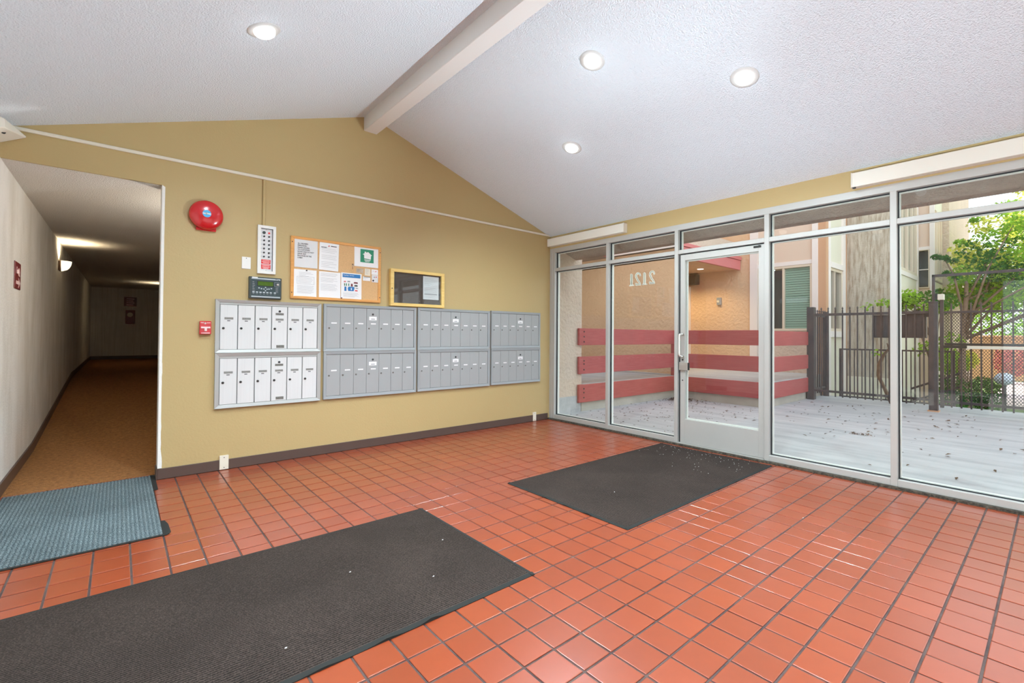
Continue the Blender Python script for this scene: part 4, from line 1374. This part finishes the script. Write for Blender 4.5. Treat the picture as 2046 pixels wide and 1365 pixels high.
lines(t, y, 2.682, 1.845, 15, 0.0155, [.12, .17, .17, 0, .1, .08, 0, .15, .17, .16, .17, .16, .17, .14, .12], curl=(1.603, 1.872, .003))
MB().box(2.682, 2.85, y - 0.0045, y - 0.003, 1.660, 1.668).build('grey_bar', M['ink_grey'], t)
t = thing('magnet_clip', (2.884, BW, 1.665), 'small dark magnet clip at the right edge of the posted letter', 'clip')
MB().box(2.874, 2.892, BW - 0.026, BW - 0.012, 1.655, 1.675).build('clip_body', M['ink'], t, bevel=0.002)

# outlet plates ---------------------------------------------------
for x0, x1, lb in ((0.685, 0.754, 'ivory blank plate over the brown skirting below the white mailboxes'), (4.405, 4.465, 'ivory blank plate over the skirting near the window corner')):
    t = thing('outlet_plate', ((x0 + x1) / 2, BW, 0.004), lb, 'wall plate')
    MB().box(x0, x1, BW - 0.018, BW - 0.0112, 0.004, 0.126).box(x0 + 0.002, x1 - 0.002, BW - 0.0112, BW, 0.088, 0.125).build('plate_body', M['ivory'], t, bevel=0.002)
    for z in (0.022, 0.108):
        MB().cyl(((x0 + x1) / 2, BW - 0.0195, z), ((x0 + x1) / 2, BW - 0.018, z), 0.004, n=8).build('plate_screw', M['dark_metal'], t)

# ------------------------------------------------------------------ outside
MB().box(GX + 0.10, 11.2, -9.0, 12.0, -0.35, 0.0).build('terrace_slab', M['concrete'], kind='structure')
MB().box(GX + 0.006, GX + 0.10, YN, BW, -0.3, 0.018).build('door_threshold', M['concrete_raw'], kind='structure')
MB().box(-8.0, LX - 0.12, -9, 7.0, -0.3, -0.01).build('side_path', M['concrete'], kind='structure')
MB().box(LX - 0.12, 11.2, -12, YN - 0.14, -0.3, -0.01).build('rear_path', M['concrete'], kind='structure')
MB().box(11.2, 90, -60, 60, -1.2, -0.55).build('garden_ground', M['garden'], kind='structure')
MB().box(17.0, 27.0, -6, 1.32, -0.55, -0.50).build('patio_slab', M['patio'], kind='structure')

# end of this building: stucco wing wall beside the glazing
w = empty('wing_wall', (5.2, 4.9, 0), kind='structure')
MB().box(GX + 0.101, 5.60, 4.90, 5.2, 0.255, 2.9).build('stucco_face', M['stucco_pale'], w)
MB().box(GX + 0.10, 5.58, 4.895, 5.2, 0.0, 0.255).build('footing', M['concrete'], w)

# raised concrete platform with red plank edging
pf_ = MB()
pf_.box(5.6, 8.33, 4.90, 9.0, 0.0, 0.42)
pf_.box(8.33, 11.2, 3.20, 9.0, 0.0, 0.42)
pf_.build('raised_platform', M['concrete_raw'], kind='structure')
MB().box(5.6, 8.36, 4.86, 9.0, 0.42, 0.428).box(8.30, 11.2, 3.16, 9.0, 0.42, 0.428).build('platform_topping', M['concrete'], kind='structure')
rl = thing('plank_railing', (8.3, 4.85, 0.15), 'low railing of wide red-painted planks around the raised concrete platform', 'railing')
for z0, z1 in ((0.147, 0.427), (0.594, 0.866), (1.046, 1.312)):
    MB().box(5.49, 8.28, 4.85, 4.892, z0, z1).build('plank', M['plank'], rl, bevel=0.004)
    MB().box(8.28, 8.322, 3.155, 4.85, z0 + 0.006, z1).build('plank', M['plank'], rl, bevel=0.004)
    MB().box(8.322, 10.195, 3.15, 3.192, z0, z1 - 0.01).build('plank', M['plank'], rl, bevel=0.004)
for x, y in ((8.37, 4.93), (8.37, 3.245)):
    MB().box(x - 0.04, x + 0.04, y - 0.04, y + 0.04, 0.42, 1.28).build('railing_post', M['plank'], rl)
for z in (0.22, 0.30, 0.36, 0.66, 0.75, 0.80, 1.10, 1.18, 1.26):
    MB().cyl((5.60, 4.844, z), (5.60, 4.85, z), 0.012, n=8).build('bolt', M['dark_metal'], rl)

# unseen blocks added to shade the terrace: over the hallway and behind the court
MB().box(-0.80, 5.60, BW + 0.45, 12.0, 2.95, 12.0).build('wall_shade_block', M['stucco_pale'], kind='structure')
ct = thing('unseen_shade_block', (6.9, 12.5, 0), 'tall unseen stucco block added to shade the terrace', 'building')
MB().box(3.5, 11.5, 12.05, 16.0, 0, 27.0).build('stucco_wall', M['stucco'], ct)

# building with the recessed porch
bd = thing('porch_building', (9.9, 6, 0.42), 'tan stucco building with red fascia and recessed porch across the terrace', 'building')
BH = 6.5
MB().box(8.60, 8.85, 4.95, 12.0, 0.42, 2.99).build('stucco_wall', M['stucco'], bd)
MB().box(8.60, 11.3, 9.0, 12.0, 0.42, 2.99).build('stucco_wall', M['stucco'], bd)
MB().box(11.15, 11.5, 4.62, 9.0, 0.42, 6.0).build('porch_wall', M['stucco'], bd)
MB().box(8.60, 11.15, 4.9, 9.0, 2.78, 2.90).build('porch_soffit', M['stucco'], bd)
MB().box(8.46, 11.12, 4.84, 4.90, 2.765, 2.985).build('fascia_board', M['fascia'], bd, bevel=0.004)
MB().box(8.46, 11.14, 4.82, 4.90, 2.993, 3.07).build('fascia_board', M['fascia'], bd, bevel=0.004)
MB().box(8.46, 8.52, 4.90, 6.62, 2.99, 3.34).build('fascia_board', M['trim_cream'], bd, bevel=0.004, label='pale fascia')
MB().box(6.2, 8.52, 6.62, 6.68, 2.99, 3.34).build('fascia_board', M['fascia'], bd, bevel=0.004)
MB().box(6.2, 8.60, 6.68, 12.0, 2.99, 3.05).build('roof_soffit', M['stucco_soffit'], bd)
MB().box(8.52, 11.15, 4.90, 12.0, 3.07, 3.4).build('porch_roof', M['stucco_pale'], bd)
MB().box(8.9, 11.5, 5.4, 12.0, 3.4, 14.0).build('tall_shade_wall', M['stucco'], bd)  # out of view, made this tall to shade the terrace
for y in (6.35, 7.2):
    MB().cyl((10.4, y - 0.9, 2.772), (10.4, y - 0.9, 2.78), 0.07, n=18).build('soffit_light', M['bulb'], bd)
    ld = bpy.data.lights.new('soffit_lamp', 'SPOT')
    ld.energy = 45
    ld.color = (1.0, 0.74, 0.42)
    ld.spot_size = R(140)
    ld.spot_blend = 0.8
    ld.shadow_soft_size = 0.05
    lo = bpy.data.objects.new('soffit_lamp', ld)
    COL.objects.link(lo)
    lo.parent = bd
    lo.location = Vector((10.4, y - 0.9, 2.74)) - Vector((9.9, 6, 0.42))
df = MB().box(11.11, 11.15, 6.10, 6.19, 0.42, 2.46).box(11.11, 11.15, 7.05, 7.14, 0.42, 2.46).box(11.11, 11.15, 6.19, 7.05, 2.37, 2.46).build('porch_door_frame', M['trim_cream'], bd)
MB().box(11.12, 11.15, 6.19, 7.05, 0.42, 2.37).build('porch_door', M['panel_cream'], bd)
MB().add([(11.15, 6.13, 2.74), (11.15, 5.86, 2.74), (11.15, 5.86, 2.50), (11.15, 6.13, 2.50), (10.98, 6.13, 2.74), (10.98, 5.86, 2.74), (10.90, 5.86, 2.49), (10.90, 6.13, 2.49)],
         [(0, 1, 2, 3), (7, 6, 5, 4), (0, 4, 5, 1), (1, 5, 6, 2), (2, 6, 7, 3), (3, 7, 4, 0)]).build('vent_hood', M['flue'], bd, bevel=0.006)
MB().box(11.09, 11.15, 5.30, 5.40, 1.965, 2.145).build('meter_box', M['mb_grey'], bd, bevel=0.006)
MB().cyl((11.08, 5.36, 2.05), (11.09, 5.36, 2.05), 0.03, n=14).build('meter_dial', M['ivory'], bd)
# window wall
XW = 11.15
MB().box(XW - 0.05, XW + 0.15, 4.462, 4.622, 0.42, BH).build('corner_trim', M['trim_cream'], bd)
MB().box(XW + 0.01, XW + 0.3, 3.2, 4.462, 2.83, BH).build('upper_panel', M['panel_peach'], bd)
MB().box(XW + 0.02, XW + 0.3, 3.2, 4.462, 0.0, 1.34).build('lower_panel', M['stucco_pale'], bd)
MB().box(XW - 0.02, XW + 0.12, 3.36, 4.462, 2.755, 2.845).build('head_trim', M['trim_cream'], bd, bevel=0.004)
MB().box(XW - 0.04, XW + 0.14, 3.26, 3.365, 0.0, BH).build('corner_trim', M['trim_cream'], bd)
MB().box(XW - 0.01, XW + 0.14, 3.12, 3.26, 0.0, BH).build('corner_trim', M['trim_tan'], bd, label='tan corner board')


def ext_window(parent, ax, p, a0, a1, z0, z1, split, blind=True, frame=0.05, refl=None):
    """window in a wall: ax 'x' = wall facing -x at x=p, a runs along y; ax 'y' = wall facing -y at y=p, a runs along x"""
    def bx_(mb, a, b, d0, d1, za, zb):
        if ax == 'x':
            mb.box(p + d0, p + d1, a, b, za, zb)
        else:
            mb.box(a, b, p + d0, p + d1, za, zb)
        return mb
    f = MB()
    bx_(f, a0, a0 + frame, -0.03, 0.06, z0, z1)
    bx_(f, a1 - frame, a1, -0.03, 0.06, z0, z1)
    bx_(f, a0 + frame, a1 - frame, -0.03, 0.06, z0, z0 + frame)
    bx_(f, a0 + frame, a1 - frame, -0.03, 0.06, z1 - frame, z1)
    for s_ in split:
        bx_(f, s_ - 0.022, s_ + 0.022, -0.025, 0.05, z0 + frame, z1 - frame)
    fo = f.build('window', M['window_frame_ext'], parent, bevel=0.003)
    bx_(MB(), a0 + frame, a1 - frame, 0.02, 0.026, z0 + frame, z1 - frame).build('pane', M['glass'], fo)
    bx_(MB(), a0 + frame, a1 - frame, 0.22, 0.24, z0 + frame, z1 - frame).build('dark_room', M['dark_room'], fo)
    if blind:
        mb = MB()
        b0, b1 = blind
        n = 26
        for q in range(n):
            z = z0 + frame + (z1 - z0 - 2 * frame) * (q + 0.5) / n
            bx_(mb, b0, b1, 0.05, 0.056, z - 0.0215, z + 0.021)
        bo = mb.build('blind', M['blind'], fo, kind='stuff')
    return fo


ext_window(bd, 'x', XW + 0.02, 3.365, 4.462, 1.335, 2.755, [3.93], blind=(3.43, 3.91))
# side wall of the window bay, facing us along -y
YS = 3.13
MB().box(XW + 0.3, 12.56, YS + 0.02, YS + 0.4, 2.78, BH).build('side_panel', M['panel_cream'], bd)
MB().box(XW + 0.14, 12.56, YS + 0.02, YS + 0.4, -0.1, 1.24).build('side_panel', M['panel_cream'], bd)
MB().box(XW + 0.14, XW + 0.28, YS - 0.02, YS + 0.1, -0.1, BH).build('corner_trim', M['trim_cream'], bd)
MB().box(12.30, 12.48, YS - 0.02, YS + 0.1, -0.1, BH).build('corner_trim', M['trim_cream'], bd)
MB().box(12.48, 12.60, YS - 0.01, YS + 0.1, -0.1, BH).build('corner_trim', M['trim_tan'], bd, label='tan corner board')
MB().box(XW + 0.28, 12.30, YS - 0.03, YS + 0.1, 2.68, 2.80).build('head_trim', M['trim_cream'], bd, bevel=0.004)
MB().box(XW + 0.28, 12.30, YS - 0.03, YS + 0.1, 1.20, 1.33).build('sill_trim', M['trim_cream'], bd, bevel=0.004)
ext_window(bd, 'y', YS + 0.03, XW + 0.28, 12.30, 1.33, 2.68, [11.80], blind=False, frame=0.06)

# weathered stucco tower
tw = thing('stucco_tower', (13.5, 2.6, -0.5), 'tall streaked beige stucco wall block behind the iron fence', 'building')
MB().box(12.60, 15.0, 2.30, YS + 1.5, -0.1, BH).build('tower_wall', M['tower'], tw)
MB().box(12.585, 12.62, 2.29, YS - 0.01, -0.6, 0.33).build('painted_plinth', M['panel_cream'], tw)

# further apartment wing
aw = thing('apartment_wing', (16, 3, -0.5), 'pale apartment wing with a dark window behind the tree', 'building')
WH = 5.5
MB().box(12.65, 15.02, 2.262, 2.30, -0.5, 2.62).build('side_panel', M['panel_cream'], aw)
MB().box(12.65, 15.02, 2.262, 2.30, 4.75, WH).build('side_panel', M['panel_cream'], aw)
ext_window(aw, 'y', 2.275, 12.75, 14.85, 2.70, 4.70, [13.3, 13.85, 14.4], blind=False, frame=0.07)
MB().box(12.65, 14.9, 2.235, 2.30, 2.60, 2.70).build('sill_trim', M['trim_cream'], aw, bevel=0.004)
MB().box(14.85, 14.97, 2.23, 2.30, -0.5, WH).build('corner_trim', M['trim_cream'], aw)
MB().box(15.02, 16.0, 1.96, 5.0, -0.5, 2.42).build('wing_wall', M['panel_peach'], aw)
MB().box(15.02, 16.0, 1.96, 5.0, 3.36, WH).build('wing_wall', M['panel_peach'], aw)
MB().box(15.02, 16.0, 2.30, 5.0, 2.42, 3.36).build('wing_wall', M['panel_peach'], aw)
ext_window(aw, 'x', 15.0, 2.035, 2.28, 2.42, 3.36, [], blind=False, frame=0.022)
MB().box(14.97, 14.99, 2.05, 2.27, 2.86, 2.88).build('sash_bar', M['trim_cream'], aw)
MB().box(14.97, 15.02, 2.03, 2.28, 3.36, 3.43).build('head_trim', M['trim_cream'], aw)
MB().box(14.96, 15.03, 1.94, 2.03, -0.5, WH).build('corner_trim', M['trim_cream'], aw)
MB().box(15.03, 16.02, 1.93, 1.96, -0.5, 2.55).build('side_panel', M['panel_cream'], aw)
MB().box(15.03, 16.02, 1.93, 1.96, 4.3, WH).build('side_panel', M['panel_cream'], aw)
ext_window(aw, 'y', 1.95, 15.15, 15.95, 2.6, 4.3, [15.5], blind=False, frame=0.07)
MB().box(16.02, 20.0, 1.80, 5.0, -0.5, WH).build('wing_wall', M['stucco_pale'], aw)

# ------------------------------------------------------------------ iron fence and gate
XF = 10.20


def picket(parent, x, y, z0, z1, spear=True, r=0.010):
    mb = MB().box(x - r, x + r, y - r, y + r, z0, z1)
    if spear:
        mb.lathe([(0.006, 0), (0.011, 0.012), (0.006, 0.024), (0.016, 0.04), (0.001, 0.075)], (x, y, z1 - 0.005), (0, 0, 1), 6)
    return mb.build('picket', M['iron'], parent)


fe = thing('iron_fence', (XF, 2.2, 0), 'black iron picket fence with spear tips between two posts', 'fence')
MB().box(XF - 0.0, XF + 0.13, 3.06, 3.18, 0, 1.78).build('post', M['iron'], fe, bevel=0.004)
MB().box(XF - 0.02, XF + 0.02, 1.40, 3.06, 1.605, 1.65).build('rail', M['iron'], fe, bevel=0.002)
MB().box(XF - 0.02, XF + 0.02, 1.40, 3.06, 0.165, 0.205).build('rail', M['iron'], fe, bevel=0.002)
y = 2.935
while y > 1.43:
    picket(fe, XF, y, 0.09, 1.70)
    y -= 0.1135
sf = thing('iron_fence', (10.7, 3.15, 0), 'short run of closely spaced iron pickets beside the window bay', 'fence')
MB().box(XF + 0.13, 11.12, 3.10, 3.14, 1.605, 1.65).build('rail', M['iron'], sf, bevel=0.002)
MB().box(XF + 0.13, 11.12, 3.10, 3.14, 0.165, 0.205).build('rail', M['iron'], sf, bevel=0.002)
MB().box(11.02, 11.075, 3.07, 3.14, 0.0, 1.72).build('post', M['iron'], sf, bevel=0.004)
for q in range(7):
    picket(sf, XF + 0.19 + q * 0.113, 3.12, 0.09, 1.68)
gt = thing('iron_gate', (XF, 0.6, 0), 'black iron gate with diamond mesh and push bar beside the thick post', 'gate')
MB().box(XF - 0.055, XF + 0.055, 1.285, 1.395, 0.0, 1.775).build('post', M['iron'], gt, bevel=0.004, label='thick square gate post')
MB().box(XF - 0.06, XF + 0.06, 1.28, 1.40, 1.775, 1.80).build('post_cap', M['iron'], gt, bevel=0.004)
MB().box(XF - 0.07, XF + 0.07, 1.27, 1.41, 0.0, 0.02).build('post_foot', M['trim_tan'], gt)
MB().box(XF - 0.02, XF + 0.02, 1.32, 1.355, 1.80, 2.235).build('upright', M['iron'], gt)
MB().box(XF - 0.02, XF + 0.02, -1.3, 1.355, 2.20, 2.24).build('overhead_rail', M['iron'], gt)
MB().box(XF - 0.022, XF + 0.022, 1.215, 1.262, 0.075, 1.82).build('gate_stile', M['iron'], gt, bevel=0.003)
for z0, z1 in ((1.60, 1.635), (0.155, 0.195)):
    MB().box(XF - 0.018, XF + 0.018, -1.2, 1.215, z0, z1).build('rail', M['iron'], gt, bevel=0.002)
pb = MB().box(XF - 0.075, XF - 0.02, -1.2, 1.20, 1.085, 1.125).build('push_bar', M['dark_metal'], gt, bevel=0.004)
MB().box(XF - 0.085, XF - 0.03, -1.2, 0.94, 1.035, 1.082).build('touch_strip', M['ivory'], pb, bevel=0.003, label='pale touch strip')
MB().box(XF - 0.07, XF - 0.02, 0.94, 1.21, 1.04, 1.083).build('latch_case', M['dark_metal'], pb, bevel=0.003)
y = 1.125
while y > -1.2:
    picket(gt, XF, y, 0.09, 1.76, spear=False)
    y -= 0.1125
ms = MB()
y0, y1 = -1.2, 1.21
for z0, z1 in ((0.20, 1.03), (1.13, 1.60)):
    p = 0.036
    sl = 1.45
    n0 = int((y0 - (z1 - z0)) / p) - 1
    for q in range(n0, int((y1 + (z1 - z0)) / p) + 1):
        for sg in (1, -1):
            a = q * p
            pts = []
            ya, yb_ = a, a + sg * (z1 - z0) / sl
            za, zb = z0, z1
            lo_, hi_ = (ya, yb_)
            # clip to the panel
            def zat(yv):
                return z0 + (yv - ya) * sl * sg
            s0, s1 = sorted((ya, yb_))
            c0, c1 = max(s0, y0), min(s1, y1)
            if c1 - c0 < 0.004:
                continue
            pa, pb2 = (c0, zat(c0)), (c1, zat(c1))
            x = XF + 0.016 + (0.002 if sg > 0 else 0)
            hw = 0.0032
            dx, dz = pb2[0] - pa[0], pb2[1] - pa[1]
            L = math.hypot(dx, dz)
            nx, nz = -dz / L * hw, dx / L * hw
            ms.add([(x, pa[0] + nx, pa[1] + nz), (x, pb2[0] + nx, pb2[1] + nz), (x, pb2[0] - nx, pb2[1] - nz), (x, pa[0] - nx, pa[1] - nz),
                    (x + .002, pa[0] + nx, pa[1] + nz), (x + .002, pb2[0] + nx, pb2[1] + nz), (x + .002, pb2[0] - nx, pb2[1] - nz), (x + .002, pa[0] - nx, pa[1] - nz)],
                   [(3, 2, 1, 0), (4, 5, 6, 7), (0, 1, 5, 4), (2, 3, 7, 6)])
ms.build('diamond_mesh', M['mesh'], gt, kind='stuff')
t = thing('keypad_box', (XF, 1.24, 1.84), 'small beige box on top of the gate stile', 'keypad')
MB().box(XF - 0.05, XF + 0.03, 1.205, 1.285, 1.82, 1.915).build('box_body', M['ivory'], t, bevel=0.006)
MB().box(XF - 0.03, XF + 0.03, 1.286, 1.316, 1.83, 1.93).build('box_bracket', M['dark_metal'], t)
t = thing('metal_letter_box', (XF + 0.1, 1.75, 1.2), 'dark weathered metal box mounted behind the fence pickets', 'box')
MB().box(XF + 0.03, XF + 0.20, 1.44, 1.70, 1.20, 1.645).build('box_body', M['iron'], t, bevel=0.01)
MB().box(XF + 0.03, XF + 0.20, 1.70, 2.14, 1.20, 1.60).build('box_body', M['iron'], t, bevel=0.01)
MB().cyl((XF + 0.1, 1.56, 1.645), (XF + 0.1, 1.56, 1.67), 0.05, n=12).build('box_cap', M['dark_metal'], t)
MB().box(XF - 0.01, XF + 0.05, 1.40, 1.46, 1.55, 1.63).build('box_bracket', M['dark_metal'], t)
# stair guard beyond the fence
XG = 11.30
gd = thing('stair_guard_rail', (XG, 2.2, 0), 'thin dark guard rail with pickets behind the iron fence', 'railing')
MB().box(XG - 0.018, XG + 0.018, 1.2, 2.93, 0.945, 0.975).build('rail', M['iron'], gd)
MB().box(XG - 0.018, XG + 0.018, 1.2, 2.93, -0.02, 0.015).build('rail', M['iron'], gd)
for y in (2.91, 2.05, 1.22):
    MB().box(XG - 0.02, XG + 0.02, y - 0.02, y + 0.02, -0.56, 0.96).build('post', M['iron'], gd)
y = 2.80
while y > 1.25:
    if abs(y - 2.05) > 0.05:
        picket(gd, XG, y, 0.0, 0.95, spear=False, r=0.008)
    y -= 0.125
for z0, z1, y0, y1 in ((0.2, 0.55, 1.2, 1.9), (-0.05, 0.30, 1.2, 1.9)):
    MB().tube([(11.9, y1, z0), (11.9, y0, z1)], 0.02, 6).build('stair_rail', M['iron'], gd)


# ------------------------------------------------------------------ planting
def leaves(mb, c, rad, n, size, rng, flat=0.6, shell=0.35):
    cx, cy, cz = c
    for _ in range(n):
        while True:
            p = Vector((rng.uniform(-1, 1), rng.uniform(-1, 1), rng.uniform(-1, 1)))
            if shell < p.length < 1:
                break
        q = Vector((cx + p.x * rad[0], cy + p.y * rad[1], cz + p.z * rad[2]))
        s_ = size * rng.uniform(0.6, 1.3)
        e = Euler((rng.uniform(-1.1, 1.1), rng.uniform(-1.1, 1.1), rng.uniform(0, 6.28))).to_matrix()
        vs = [Vector((-s_ * .5, 0, 0)), Vector((0, -s_ * .32, s_ * .08)), Vector((s_ * .55, 0, 0)), Vector((0, s_ * .32, s_ * .08))]
        mb.add([q + e @ v for v in vs], [(0, 1, 2), (0, 2, 3)])


def tree(name, base, h, label, clumps, size, mats, trunk_r, seed, lean=(0, 0), cat='tree'):
    rng = random.Random(seed)
    t = thing(name, base, label, cat)
    bx0 = Vector(base)
    top = bx0 + Vector((lean[0], lean[1], h))
    pts = [bx0 + (top - bx0) * q + Vector((0.06 * h * math.sin(q * 4 + seed), 0.05 * h * math.cos(q * 3 + seed), 0)) * q * (1 - q) * 2 for q in [i / 7 for i in range(8)]]
    MB().tube(pts, [trunk_r * (1 - 0.6 * i / 7) for i in range(8)], 10).build('trunk', M['bark'], t, smooth=True)
    byM = {}
    for (c, rad, n, mi) in clumps:
        c = Vector(c)
        st = pts[4 + rng.randrange(3)]
        md = (st + c) / 2 + Vector((0, 0, 0.1 * h))
        if rng.random() < (0.09 if len(clumps) > 40 else 1.0):
            MB().tube([st, md, c], [trunk_r * 0.34, trunk_r * 0.22, trunk_r * 0.1], 6).build('branch', M['bark'], t, smooth=True)
        leaves(byM.setdefault(mi, MB()), c, rad, n, size, rng)
    for mi, mb in byM.items():
        mb.build('foliage', M[mats[mi]], t, kind='stuff')
    return t


rng = random.Random(3)
cl = []
for i in range(150):
    # broad crown, thinning out towards the apartment wing
    y = 1.45 - 4.5 * rng.random() ** 1.6
    x = rng.uniform(14.2, 18.2)
    top_z = 3.25 + 1.25 * min(1.0, max(0.0, 1.45 - y) / 0.9)
    z = rng.uniform(2.0, top_z)
    k = 0 if z > 2.9 and rng.random() < .75 else (1 if rng.random() < .6 else 2)
    cl.append(((x, y, z), (rng.uniform(.3, .5), rng.uniform(.22, .38), rng.uniform(.2, .34)), 190, k))
for y, z in ((1.80, 3.02), (1.66, 2.98), (1.52, 2.9), (1.60, 2.62), (1.45, 2.55), (1.40, 3.3), (1.30, 3.9), (1.15, 3.75), (1.75, 2.25), (1.6, 2.15)):
    cl.append(((14.0, y, z), (.12, .10, .06), 46, 2 if z < 3.2 else 1))
tree('garden_tree', (13.0, 1.22, -0.55), 3.0, 'leafy yellow-green tree with a broad crown beyond the gate', cl, 0.085, ('leaf_yellow', 'leaf', 'leaf_dark'), 0.085, 5, lean=(1.2, 0.10))
cl = []
for i in range(9):
    cl.append(((12.0 + rng.uniform(-.3, .3), 1.75 + rng.uniform(-.35, .35), 1.9 + rng.uniform(-.15, .2)), (.25, .25, .14), 150, 0 if i % 2 else 1))
for i in range(5):
    cl.append(((12.0, 1.6 + rng.uniform(-.3, .3), 0.95 + rng.uniform(-.2, .3)), (.2, .2, .14), 60, 0))
tree('small_tree', (12.0, 1.60, -0.55), 1.9, 'slim crooked young tree directly behind the fence post', cl, 0.075, ('leaf', 'leaf_dark'), 0.04, 9, lean=(0, -0.05))
v_ = thing('climbing_vine', (10.75, 2.10, 0.0), 'dark twisting vine stem with few leaves behind the pickets', 'vine')
MB().tube([(10.75, 1.98, 0.0), (10.75, 2.08, 0.25), (10.75, 2.18, 0.5), (10.75, 2.17, 0.7), (10.75, 2.10, 0.88), (10.75, 2.02, 1.0), (10.75, 2.05, 1.1)], [.035, .03, .028, .03, .026, .018, .01], 8).build('stem', M['bark'], v_, smooth=True)
mb = MB()
r2 = random.Random(11)
for c, n in (((10.75, 2.12, 1.50), 30), ((10.75, 2.15, 1.28), 34), ((10.75, 2.20, 0.9), 18), ((10.75, 2.12, 1.85), 46), ((10.75, 2.36, 1.78), 20)):
    leaves(mb, c, (.1, .11, .08), n, 0.06, r2, shell=0.0)
mb.build('foliage', M['leaf'], v_, kind='stuff')


def shrub(c, rad, n, size, m, label, seed):
    t = thing('garden_shrub', (c[0], c[1], -0.55), label, 'shrub', 'shrubs beyond the gate')
    mb = MB()
    rr = random.Random(seed)
    leaves(mb, c, rad, n, size, rr, shell=0.3)
    mb.build('foliage', M[m], t, kind='stuff')
    st = MB()
    for q in range(5):
        a = q * 1.256
        st.tube([(c[0], c[1], -0.55), (c[0] + .4 * rad[0] * math.cos(a), c[1] + .4 * rad[1] * math.sin(a), c[2])], [.02, .008], 5)
    st.build('stems', M['bark'], t)
    return t


shrub((12.6, 1.42, 0.02), (.5, .30, .52), 1300, .06, 'leaf_dark', 'dark green bush low behind the gate, next to the fence post', 21)
shrub((14.2, 1.05, -0.02), (.5, .33, .42), 1300, .06, 'leaf_dark', 'dark green bush around the white globe lamp', 22)
shrub((14.8, 1.62, 0.62), (.5, .30, .30), 900, .07, 'leaf', 'bright green bush behind the dark ones', 23)
shrub((17.2, 1.60, 0.62), (.9, .22, .26), 1200, .07, 'leaf_yellow', 'yellow-green hedge in front of the patio', 24)
shrub((25.6, 1.2, 0.35), (.7, .5, .65), 1000, .10, 'leaf_red', 'rosy leaved bush at the far side of the patio', 25)
shrub((12.0, 2.05, -0.28), (.35, .12, .24), 500, .05, 'leaf_dark', 'low dark green plant under the stair rail', 26)
shrub((24.0, 3.2, 1.0), (1.2, .9, 1.3), 1300, .14, 'leaf_dark', 'tall dark green bush in the far background', 27)
shrub((31.0, 2.0, 1.5), (1.5, 1.9, 2.2), 2600, .17, 'leaf', 'wide green bush in the far background at right', 28)
t = thing('globe_lamp', (12.9, 0.69, -0.55), 'white round globe lamp on a short pole among the bushes', 'lamp')
MB().cyl((12.9, 0.69, -0.55), (12.9, 0.69, 0.32), 0.03).build('pole', M['dark_metal'], t)
MB().ball((12.9, 0.69, 0.43), 0.14, 20, 14, (1, 1, 0.85)).build('globe', M['globe'], t, smooth=True)
t = thing('garden_wall', (27.5, -2, -0.5), 'low tan garden wall at the far end of the patio', 'wall')
MB().box(27.4, 27.8, -8, 2.6, -0.5, 1.25).build('wall_body', M['wood_siding'], t, bevel=0.01)
MB().box(27.35, 27.85, -8, 2.6, 1.25, 1.33).build('wall_coping', M['trim_tan'], t, bevel=0.01)

# leaf litter on the terrace
mb = MB()
r3 = random.Random(31)


def litter(x, y, s_, z=0.002):
    e = Euler((r3.uniform(-.35, .35), r3.uniform(-.35, .35), r3.uniform(0, 6.28))).to_matrix()
    vs = [Vector((-s_, 0, 0)), Vector((0, -s_ * .45, s_ * .2)), Vector((s_, 0, 0)), Vector((0, s_ * .45, s_ * .25))]
    mb.add([Vector((x, y, z + s_ * .3)) + e @ v for v in vs], [(0, 1, 2), (0, 2, 3)])


for _ in range(260):
    litter(r3.uniform(5.2, 8.2), r3.uniform(3.0, 4.85), r3.uniform(.010, .025))
for _ in range(120):
    litter(r3.uniform(6.2, 10.1), r3.uniform(0.8, 3.1), r3.uniform(.012, .034))
for _ in range(40):
    litter(r3.uniform(5.2, 9.8), r3.uniform(-1.0, 1.2), r3.uniform(.012, .036))
for _ in range(420):
    litter(8.25 - abs(r3.gauss(0, .22)), 4.80 - abs(r3.gauss(0, .22)), r3.uniform(.012, .028), z=r3.uniform(0, .02))
for _ in range(26):
    litter(7.0 + r3.gauss(0, .03), 1.62 + r3.gauss(0, .06), r3.uniform(.012, .03))
lo = mb.build('leaf_litter', M['dry_leaf'], kind='stuff')
lo['label'] = 'small dry brown leaves scattered on the terrace concrete'
lo['category'] = 'leaves'

# neighbours on the left side, seen only as reflections and light
nb = thing('siding_house', (-5.0, 2.5, 0), 'orange wood sided house outside the left windows', 'building')
for q in range(22):
    MB().box(-5.2, -5.0 - 0.012 * (q % 2), 0.8, 7.0, q * 0.12, q * 0.12 + 0.118).build('siding_board', M['wood_siding'], nb)
MB().add([(-5.6, 0.6, 2.64), (-4.7, 0.6, 2.64), (-4.7, 7.2, 2.64), (-5.6, 7.2, 2.64), (-5.6, 0.6, 3.2), (-5.2, 0.6, 3.0), (-5.2, 7.2, 3.0), (-5.6, 7.2, 3.2)],
         [(3, 2, 1, 0), (4, 5, 6, 7), (0, 1, 5, 4), (1, 2, 6, 5), (2, 3, 7, 6), (3, 0, 4, 7)]).build('roof', M['panel_cream'], nb)
